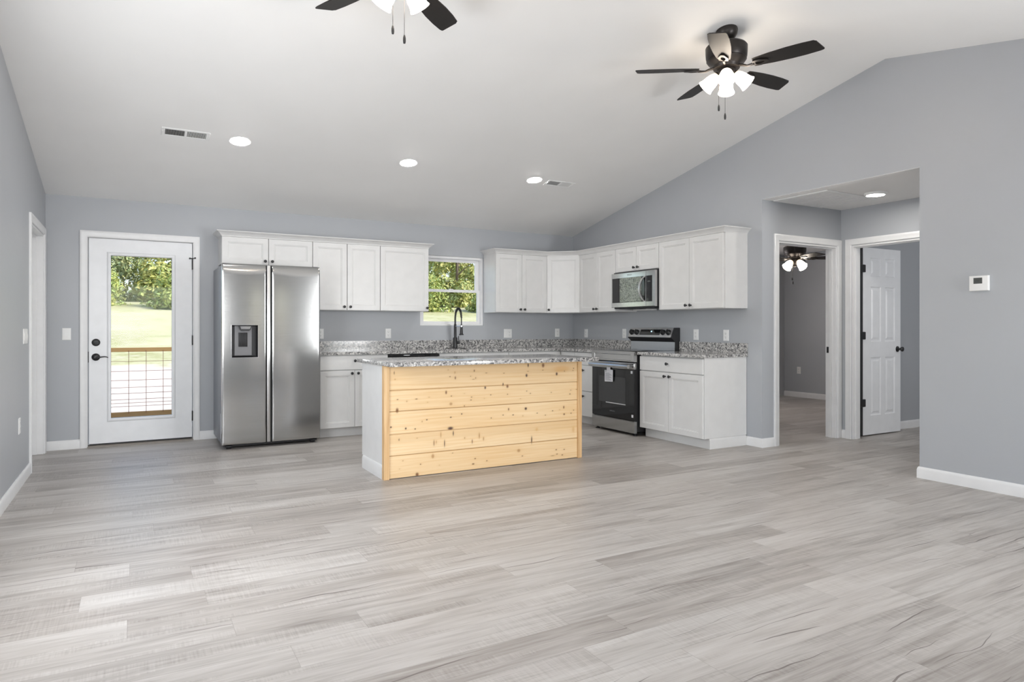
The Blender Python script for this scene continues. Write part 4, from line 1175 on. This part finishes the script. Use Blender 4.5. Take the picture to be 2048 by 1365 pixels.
# ------------------------------------------------------------------ ceiling fans
def ceiling_fan():
    t = thing('ceiling_fan', None, None)
    B = dict(local=True)
    can = MB().lathe([(0, 0.0), (0.078, 0.0), (0.079, -0.012), (0.070, -0.040), (0.050, -0.062), (0.026, -0.072), (0, -0.073)], (0, 0, 0), 'z', 32).build('canopy', M_bronze, t, **B)
    can.location = (0, 0, 0.281)
    MB().lathe([(0.013, 0.165), (0.013, 0.270)], (0, 0, 0), 'z', 16).build('downrod', M_bronze, t, **B)
    MB().lathe([(0, 0.205), (0.024, 0.205), (0.030, 0.190), (0.045, 0.180), (0.115, 0.176), (0.138, 0.170), (0.147, 0.158), (0.146, 0.120), (0.143, 0.085), (0.136, 0.072), (0.140, 0.066), (0.126, 0.046), (0.100, 0.030), (0.096, 0.020), (0.092, 0.006), (0.06, 0.0), (0, 0)], (0, 0, 0), 'z', 48).build('motor_housing', M_bronze, t, **B)
    kit = MB().lathe([(0, 0.004), (0.062, 0.004), (0.066, -0.010), (0.062, -0.035), (0.050, -0.062), (0.046, -0.082), (0.034, -0.096), (0.012, -0.102), (0.010, -0.116), (0, -0.118)], (0, 0, 0), 'z', 32).build('light_kit', M_bronze, t, **B)
    for k in range(5):
        a = 2 * PI * k / 5
        ML = Matrix.Translation(Vector((0.20, 0, 0.004))) @ Matrix.Rotation(math.radians(-12), 4, 'X')
        prof = [(0.0, 0.044), (0.03, 0.050), (0.12, 0.062), (0.24, 0.070), (0.34, 0.070), (0.43, 0.064), (0.452, 0.058)]
        up = [(x, w) for x, w in prof]
        dn = [(x - (0.030 if x > 0.44 else 0.012 if x > 0.42 else 0), -w) for x, w in prof]
        poly = up + [(0.455, 0.050), (0.432, -0.050)] + dn[::-1]
        b = MB(ML).prism(poly, 'z', -0.003, 0.003).build('blade', M_blade, t, **B)
        b.rotation_euler = (0, 0, a)
        ir = MB().tube([(0.085, 0, 0.012), (0.12, 0, 0.004), (0.15, 0, -0.010), (0.18, 0, -0.010), (0.20, 0, -0.006)], [0.010, 0.009, 0.009, 0.010, 0.010], 8)
        ML2 = Matrix.Translation(Vector((0.20, 0, -0.006))) @ Matrix.Rotation(math.radians(-12), 4, 'X')
        ir2 = MB(ML2)
        ring_o = [(-0.012, 0.0), (0.0, 0.032), (0.045, 0.036), (0.098, 0.012), (0.102, 0.0), (0.098, -0.012), (0.045, -0.036), (0.0, -0.032)]
        ring_i = [(0.010, 0.0), (0.016, 0.014), (0.042, 0.017), (0.070, 0.006), (0.072, 0.0), (0.070, -0.006), (0.042, -0.017), (0.016, -0.014)]
        for s_, zz in ((1, -0.004), (-1, 0.004)):
            pass
        vo0, vo1 = ir2.V(*[(x, y, -0.004) for x, y in ring_o]), ir2.V(*[(x, y, 0.003) for x, y in ring_o])
        vi0, vi1 = ir2.V(*[(x, y, -0.004) for x, y in ring_i]), ir2.V(*[(x, y, 0.003) for x, y in ring_i])
        for i in range(8):
            j = (i + 1) % 8
            ir2.F([vo0[i], vo0[j], vo1[j], vo1[i]])
            ir2.F([vi0[i], vi1[i], vi1[j], vi0[j]])
            ir2.F([vo0[j], vo0[i], vi0[i], vi0[j]])
            ir2.F([vo1[i], vo1[j], vi1[j], vi1[i]])
        me2 = bpy.data.meshes.new('tmp')
        ir2.bm.to_mesh(me2)
        ir2.bm.free()
        ir.bm.from_mesh(me2)
        bpy.data.meshes.remove(me2)
        ir.build('blade_arm', M_bronze, b, **B)
    for k in range(4):
        a = PI / 4 + PI / 2 * k
        tilt = Matrix.Rotation(math.radians(180 - 47), 4, 'Y')
        MT = Matrix.Translation(Vector((0.058, 0, -0.034))) @ tilt @ Matrix.Scale(0.88, 4)
        sh = MB(MT).lathe([(0.026, 0.0), (0.034, 0.012), (0.046, 0.040), (0.053, 0.075), (0.055, 0.105), (0.060, 0.125), (0.068, 0.142), (0.066, 0.143), (0.057, 0.125), (0.052, 0.105), (0.050, 0.075), (0.043, 0.040), (0.031, 0.014), (0.0, 0.010)], (0, 0, 0), 'z', 28).build('lamp_shade', M_shade, t, **B)
        sh.rotation_euler = (0, 0, a)
        MB(MT).lathe([(0, -0.045), (0.016, -0.045), (0.018, -0.030), (0.024, -0.012), (0.030, 0.002), (0.028, 0.010), (0.0, 0.009)], (0, 0, 0), 'z', 20).build('socket', M_bronze, sh, **B)
    for dx, dy, zz in ((-0.055, 0.0, -0.300), (0.0, 0.030, -0.352)):
        pc = MB().tube([(dx, dy, -0.080), (dx, dy, zz + 0.044)], 0.0013, 6).build('pull_chain', M_bronze, t, **B)
        MB().lathe([(0, 0.046), (0.004, 0.045), (0.0075, 0.030), (0.0078, 0.014), (0.006, 0.001), (0, 0)], (dx, dy, zz), 'z', 14).build('chain_fob', M_blackplastic, pc, **B)
    return t

def set_fan(t, loc, blade_deg, shade_deg, chain_deg, slope, label, group='ceiling fans'):
    t.location = loc
    tag(t, label, 'ceiling fan', group)
    for ch in t.children:
        nm = ch.name.split('.')[0]
        if nm == 'blade':
            ch.rotation_euler.z += math.radians(blade_deg)
        elif nm == 'lamp_shade':
            ch.rotation_euler.z += math.radians(shade_deg - 45)
        elif nm == 'pull_chain':
            ch.rotation_euler.z += math.radians(chain_deg)
        elif nm == 'canopy' and slope:
            ch.rotation_euler.x = -math.atan(SL)
    return t

fan = ceiling_fan()
fans = [fan, copy_tree(fan), copy_tree(fan)]
set_fan(fans[0], (3.726, 3.435, 3.037), 1.6, 43, -29.5, True, 'dark five-blade ceiling fan hanging whole below the ceiling ridge')
set_fan(fans[1], (1.240, 3.400, 3.054), 42, 25, -60, True, 'dark ceiling fan cut off by the top edge of the photo')
set_fan(fans[2], (7.92, 6.08, 2.120), -42.0, 82, 0, False, 'dark ceiling fan with two lit shades seen through the bedroom opening')

# ------------------------------------------------------------------ recessed lights, vents, plates
TS = Matrix.Rotation(-math.atan(SL), 4, 'X')
def downlight(x, y, label):
    t = thing('recessed_light', label, 'light', (x, y, zc(y)), 0, 'round recessed kitchen lights')
    MB(TS).lathe([(0.066, -0.001), (0.078, -0.001), (0.084, -0.003), (0.085, -0.0005), (0.066, -0.0005)], (0, 0, 0), 'z', 36).build('trim_ring', M_plate, t, local=True)
    MB(TS).lathe([(0, -0.006), (0.055, -0.0055), (0.068, -0.003), (0.068, -0.001), (0, -0.001)], (0, 0, 0), 'z', 36).build('lens', M_lens, t, local=True)
downlight(0.786, 6.11, 'lit recessed light above the refrigerator, beside the larger slotted vent')
downlight(2.306, 6.11, 'lit recessed light alone in the middle of the sloped ceiling')
downlight(3.746, 6.13, 'lit recessed light close beside the small ceiling vent near the corner')

def ceiling_vent(x0, x1, y, hw, label, shut):
    t = thing('ceiling_vent', label, 'vent', ((x0 + x1) / 2, y, zc(y)), 0, 'white ceiling air vents')
    w = x1 - x0
    fm = MB(TS)
    a, b_ = w / 2, hw
    ia, ib = a - 0.026, hw - 0.022
    fm.box(-a, -ia, -b_, b_, -0.006, -0.0005, 0.002)
    fm.box(ia, a, -b_, b_, -0.006, -0.0005, 0.002)
    fm.box(-ia, ia, -b_, -ib, -0.006, -0.0005, 0.002)
    fm.box(-ia, ia, ib, b_, -0.006, -0.0005, 0.002)
    fm.box(-0.010, 0.010, -ib, ib, -0.006, -0.0005)
    fm.box(-a + 0.006, -a + 0.010, -0.02, 0.006, -0.014, -0.006)
    fm.build('vent_frame', M_plate, t, local=True)
    MB(TS).box(-ia, ia, -ib, ib, -0.0012, -0.0004).build('duct_opening', M_dark, t, local=True)
    lv = MB(TS)
    n_ = 16
    for side in (-1, 1):
        for k in range(n_):
            x = side * (0.012 + (ia - 0.014) * (k + 0.5) / n_)
            d = 0.0006 if side < 0 else 0.0024
            if shut and side > 0:
                lv.box(x - 0.0056, x + 0.0056, -ib, ib, -0.0048, -0.0036)
            else:
                v = lv.V((x - d, -ib, -0.0055), (x - d, ib, -0.0055), (x + d, ib, -0.0014), (x + d, -ib, -0.0014))
                v2 = lv.V((x - d + 0.0009, -ib, -0.0055), (x - d + 0.0009, ib, -0.0055), (x + d + 0.0009, ib, -0.0014), (x + d + 0.0009, -ib, -0.0014))
                lv.F(v)
                lv.F(v2[::-1])
                for i in range(4):
                    lv.F([v[i], v[(i + 1) % 4], v2[(i + 1) % 4], v2[i]])
    lv.build('louvers', M_plate, t, local=True)
ceiling_vent(0.190, 0.545, 6.098, 0.072, 'long white slotted ceiling vent left of the recessed lights', False)
ceiling_vent(3.905, 4.250, 6.143, 0.068, 'small white ceiling vent near the corner cabinet with one half open', True)

rv = thing('return_grille', 'large white louvered return grille on the hall ceiling', 'vent', (5.82, 4.13, HC))
x0, x1, ya, yb = 5.450, 6.190, 3.850, 4.430
mb = MB()
for a in ((x0, x0 + 0.03, ya, yb), (x1 - 0.03, x1, ya, yb), (x0 + 0.03, x1 - 0.03, ya, ya + 0.03), (x0 + 0.03, x1 - 0.03, yb - 0.03, yb)):
    mb.box(a[0], a[1], a[2], a[3], HC - 0.012, HC - 0.0005, 0.002)
mb.build('grille_frame', M_plate, rv)
mb = MB()
for k in range(6):
    q0 = x0 + 0.034 + (x1 - x0 - 0.068) * k / 6
    mb.box(q0 + 0.009, q0 + (x1 - x0 - 0.068) / 6 - 0.009, ya + 0.03, yb - 0.03, HC - 0.011, HC - 0.003, 0.002)
mb.build('grille_slats', M_plate, rv)
MB().box(x0 + 0.03, x1 - 0.03, ya + 0.03, yb - 0.03, HC - 0.0025, HC - 0.0005).build('filter_opening', M_greyplastic, rv)
hl = thing('hall_light', 'round flat lit ceiling light in the hall', 'light', (5.975, 3.720, HC))
MB().lathe([(0.076, -0.001), (0.096, -0.001), (0.096, -0.022), (0.088, -0.026), (0.076, -0.024)], (5.975, 3.720, HC), 'z', 40).build('trim_ring', M_plate, hl)
MB().lathe([(0, -0.025), (0.078, -0.024), (0.078, -0.004), (0, -0.004)], (5.975, 3.720, HC), 'z', 40).build('lens', M_halllens, hl)

def wall_plate(name, label, cat, loc, rz, kinds, group):
    """cover plate on a wall; kinds: one letter per gang, o = duplex outlet, s = rocker switch, b = blank outlet cover"""
    t = thing(name, label, cat, loc, rz, group)
    n_ = len(kinds)
    w = 0.072 + 0.046 * (n_ - 1)
    MB().nest(-w / 2, w / 2, -0.058, 0.058, [(0, -0.003), (0.003, -0.006), (0.006, -0.0065)], back=-0.0003).build('cover_plate', M_plate, t, local=True, smooth=20)
    for k, q in enumerate(kinds):
        cx = -w / 2 + 0.036 + 0.046 * k
        if q == 's':
            MB().prism([(-0.0064, -0.033), (-0.0085, -0.033), (-0.0105, 0.0), (-0.0075, 0.033), (-0.0064, 0.033)], 'x', cx - 0.0165, cx + 0.0165).build('switch', M_plate, t, local=True)
        else:
            r_ = MB().box(cx - 0.0165, cx + 0.0165, -0.0082, -0.0064, -0.034, 0.034, 0.001).build('receptacle', M_plate, t, local=True)
            sl = MB()
            for zz in (-0.019, 0.019):
                sl.box(cx - 0.0075, cx - 0.0055, -0.0086, -0.0081, zz - 0.002, zz + 0.007)
                sl.box(cx + 0.0055, cx + 0.0075, -0.0086, -0.0081, zz - 0.001, zz + 0.006)
                sl.lathe([(0, 0), (0.0026, 0), (0.0026, 0.0005), (0, 0.0005)], (cx, -0.0081, zz - 0.009), '-y', 8)
            sl.build('slots', M_dark, r_, local=True)
    return t
GO = 'white wall plates'
wall_plate('light_switch', 'white light switch on the back wall left of the glazed door', 'switch', (-0.568, YB, 1.108), 0, 's', GO)
wall_plate('light_switch', 'wide white switch plate on the left wall beside the doorway', 'switch', (XL, 6.318, 1.103), PI / 2, 'ssss', GO)
wall_plate('wall_outlet', 'white outlet low on the left wall below the switch plate', 'outlet', (XL, 6.02, 0.45), PI / 2, 'o', GO)
wall_plate('wall_outlet', 'white outlet above the countertop partly hidden behind the refrigerator', 'outlet', (1.842, YB, 1.100), 0, 'o', GO)
wall_plate('wall_outlet', 'white outlet on the back wall under the single-door wall cabinet', 'outlet', (2.643, YB, 1.101), 0, 'o', GO)
wall_plate('wall_outlet', 'double-width white plate with a switch and an outlet right of the sink window', 'outlet', (4.283, YB, 1.093), 0, 'so', GO)
wall_plate('wall_outlet', 'white outlet on the back wall under the angled corner cabinet', 'outlet', (5.061, YB, 1.100), 0, 'o', GO)
wall_plate('wall_outlet', 'white outlet on the right wall close to the kitchen corner', 'outlet', (XR, 7.362, 1.093), RW, 'o', GO)
wall_plate('wall_outlet', 'white outlet on the right wall just left of the range control panel', 'outlet', (XR, 6.551, 1.096), RW, 'o', GO)
wall_plate('wall_outlet', 'white outlet on the right wall just right of the range control panel', 'outlet', (XR, 5.331, 1.093), RW, 'o', GO)
wall_plate('wall_outlet', 'white outlet above the open end of the short granite countertop', 'outlet', (XR, 4.907, 1.090), RW, 'o', GO)
wall_plate('wall_outlet', 'white outlet low on the far bedroom wall seen through the opening', 'outlet', (9.736, 7.393, 0.453), RW, 'o', GO)

th = thing('thermostat', 'white wall thermostat with a small dark screen right of the hall opening', 'thermostat', (XR, 2.5285, 1.490), RW)
MB().nest(-0.0635, 0.0635, -0.0545, 0.0545, [(0, -0.020), (0.003, -0.024), (0.006, -0.0245)], back=-0.0003).build('case', M_plate, th, local=True, smooth=25)
MB().box(-0.033, 0.024, -0.0252, -0.0244, -0.003, 0.040).build('screen', M_lcd, th, local=True)
lettering('screen_lettering', '78°', 0.026, M_lcdink, th, Matrix.Translation(Vector((-0.004, -0.0256, 0.018))) @ FACE, 0.0002)
for x in (-0.030, 0.006):
    MB().box(x, x + 0.022, -0.0256, -0.0244, -0.022, -0.014, 0.0008).build('key', M_plate, th, local=True)

# ------------------------------------------------------------------ outside: deck, railing, field, trees
tag(MB().box(-2.6, 3.0, 7.83, 9.72, -0.16, -0.06).build('deck', M_lumber), 'wooden deck outside the glazed back door', 'deck', kind='structure')
rl = thing('deck_railing', 'wooden deck railing with a wire grid panel outside the glazed door', 'railing', (0.1, 9.6, -0.06))
MB().box(-2.5, 2.9, 9.58, 9.618, 0.868, 0.920, 0.002).build('top_rail', M_lumber, rl)
MB().box(-2.5, 2.9, 9.58, 9.618, 0.055, 0.118, 0.002).build('bottom_rail', M_lumber, rl)
for x in (-2.50, 2.81):
    MB().box(x, x + 0.089, 9.60, 9.69, -0.06, 0.95, 0.003).build('post', M_lumber, rl)
wp = MB()
for k in range(-12, 15):
    wp.tube([(0.127 + 0.19 * k, 9.575, 0.10), (0.127 + 0.19 * k, 9.575, 0.885)], 0.0028, 6)
for z in (0.19, 0.232, 0.276, 0.352, 0.425, 0.515, 0.628, 0.75):
    wp.tube([(-2.45, 9.571, z), (2.85, 9.571, z)], 0.0026, 6)
wp.build('wire_panel', M_wire, rl)

def gz(x, y):
    """the field climbs gently away from the house"""
    return -0.75 + min(max(0.0, y - 10.0), 32.0) * 0.107
gm = MB()
gr = random.Random(2)
xs_ = [-60 + 5 * k for k in range(29)]
ys_ = [7.83, 9, 10, 11, 12, 13.5, 15, 17, 19, 22, 25, 28, 32, 36, 40, 44, 48, 55, 70, 90]
Gg = [[gm.V((x, y, gz(x, y) + (gr.random() - 0.5) * 0.08 * (y > 12)))[0] for x in xs_] for y in ys_]
for k in range(len(ys_) - 1):
    for i in range(len(xs_) - 1):
        gm.F([Gg[k][i], Gg[k][i + 1], Gg[k + 1][i + 1], Gg[k + 1][i]])
struct('ground', gm, M_ground, 'sunlit grassy field rising behind the house with bare soil near the deck', 'ground')

def leaf_mesh(name, seed, rad, h, n_leaf, size, base_h, tint):
    """a crown of separate leaf sprays gathered in clumps, each with its own green"""
    r = random.Random(seed)
    clumps = []
    for _ in range(34):
        z = base_h + (h - base_h) * r.random()
        f = 1.0 - 0.55 * max(0.0, (z - 0.45 * h) / (0.55 * h)) ** 1.4
        a = r.random() * 2 * PI
        d = rad * f * math.sqrt(r.random()) * 0.9
        clumps.append((d * math.cos(a), d * math.sin(a), z, rad * (0.25 + 0.25 * r.random())))
    V_, F_, C_ = [], [], []
    for _ in range(n_leaf):
        cx, cy, cz, cr = r.choice(clumps)
        u = Vector((r.gauss(0, 1), r.gauss(0, 1), r.gauss(0, 0.8))).normalized()
        p = Vector((cx, cy, cz)) + u * cr * (0.55 + 0.5 * r.random())
        if p.z < 0.05:
            p.z = 0.05 + 0.3 * r.random()
        nrm = (u + Vector((r.gauss(0, .5), r.gauss(0, .5), 0.5 + r.gauss(0, .4)))).normalized()
        t_ = nrm.orthogonal().normalized()
        t_.rotate(Matrix.Rotation(r.random() * 6.28, 3, nrm))
        w_ = nrm.cross(t_)
        s_ = size * (0.5 + 0.9 * r.random())
        b = len(V_)
        V_ += [p - t_ * s_, p + w_ * s_ * 0.45 + nrm * s_ * .1, p + t_ * s_, p - w_ * s_ * 0.45 + nrm * s_ * .1]
        F_.append((b, b + 1, b + 2, b + 3))
        k = 0.75 + 0.5 * r.random()
        y_ = r.random() * 0.35
        c_ = (tint[0] * k * (1 + y_), tint[1] * k, tint[2] * k * (1 - 0.5 * y_), 1)
        C_ += [c_] * 4
    me = bpy.data.meshes.new(name)
    me.from_pydata(V_, [], F_)
    a = me.color_attributes.new('tone', 'FLOAT_COLOR', 'POINT')
    a.data.foreach_set('color', np.array(C_, dtype=np.float32).ravel())
    me.materials.append(M_leaf)
    return me

def make_tree(kind, label, loc, scale, rz, group):
    t = thing('tree', label, 'tree', loc, 0, group)
    o = bpy.data.objects.new('crown', CROWNS[kind])
    COL.objects.link(o)
    o.parent = t
    tr = bpy.data.objects.new('trunk', TRUNKS[kind])
    COL.objects.link(tr)
    tr.parent = t
    t.scale = (scale,) * 3
    t.rotation_euler = (0, 0, rz)
    return t
CROWNS = [leaf_mesh('crown', 11, 2.5, 7.5, 9000, 0.155, 0.1, (0.34, 0.42, 0.15)),
          leaf_mesh('crown', 12, 2.2, 5.4, 8000, 0.14, 0.1, (0.27, 0.36, 0.18)),
          leaf_mesh('crown', 13, 1.5, 1.9, 5000, 0.11, 0.05, (0.30, 0.40, 0.12))]
TRUNKS = []
for hh, r0 in ((5.0, 0.14), (3.6, 0.10), (0.9, 0.04)):
    m = MB().tube([(0, 0, -0.3), (0.05, 0.02, hh * 0.3), (-0.04, 0.05, hh * 0.6), (0.05, 0, hh)], [r0, r0 * 0.8, r0 * 0.6, r0 * 0.3], 8)
    for k in range(5):
        a = k * 1.3
        z = hh * (0.35 + 0.1 * k)
        m.tube([(0, 0, z), (0.5 * math.cos(a) * hh / 4, 0.5 * math.sin(a) * hh / 4, z + hh * 0.12), (1.0 * math.cos(a) * hh / 4, 1.0 * math.sin(a) * hh / 4, z + hh * 0.22)], [r0 * 0.4, r0 * 0.25, r0 * 0.1], 6)
    o_ = m.build('trunk', M_bark)
    TRUNKS.append(o_.data)
    bpy.data.objects.remove(o_)
TR = [  # kind, x, y, scale, label
    (2, -1.3, 37.6, 0.80, 'small bush at the field edge on the left of the door glass'),
    (2, 1.9, 37.2, 0.95, 'dark low bush at the field edge on the right of the door glass'),
    (1, -2.6, 43.0, 0.80, 'smaller hazy tree at the left edge of the door glass view'),
    (0, 1.9, 43.6, 0.98, 'tall leafy tree filling the right of the door glass view'),
    (1, -0.6, 50.0, 0.90, 'farther tree in the middle of the door glass view'),
    (0, 4.2, 51.0, 1.05, 'farther tall tree at the far right of the door glass view'),
    (0, -6.4, 50.0, 0.90, 'tree in the row left of the door glass view'),
    (2, 15.0, 36.6, 1.00, 'low bush at the left foot of the sink window view'),
    (2, 19.6, 37.2, 1.05, 'low bush under the trees in the middle of the sink window'),
    (1, 14.0, 42.2, 0.95, 'shorter tree at the left of the sink window'),
    (0, 20.0, 43.4, 1.00, 'tall tree filling the middle of the sink window'),
    (1, 26.2, 44.0, 1.05, 'bushy tree beyond the right of the sink window'),
    (0, 17.2, 50.5, 1.10, 'farther tall tree between the two nearer ones in the sink window'),
    (0, 23.2, 51.5, 1.10, 'farther tall tree at the right of the sink window'),
    (0, 9.5, 47.0, 1.05, 'tree in the row between the door view and the window view'),
    (0, 30.8, 52.0, 1.05, 'tree in the row right of the window view'),
]
for i, (k, x, y, s_, lab) in enumerate(TR):
    make_tree(k, lab, (x, y, gz(x, y) - 0.1), s_, i * 1.7, 'low bushes along the field edge' if k == 2 else 'trees along the field edge')

struct('ground_front', MB().box(-40, 45, -40, -1.36, -0.5, -0.3), M_ground, 'grassy ground in front of the house behind the viewer', 'ground')
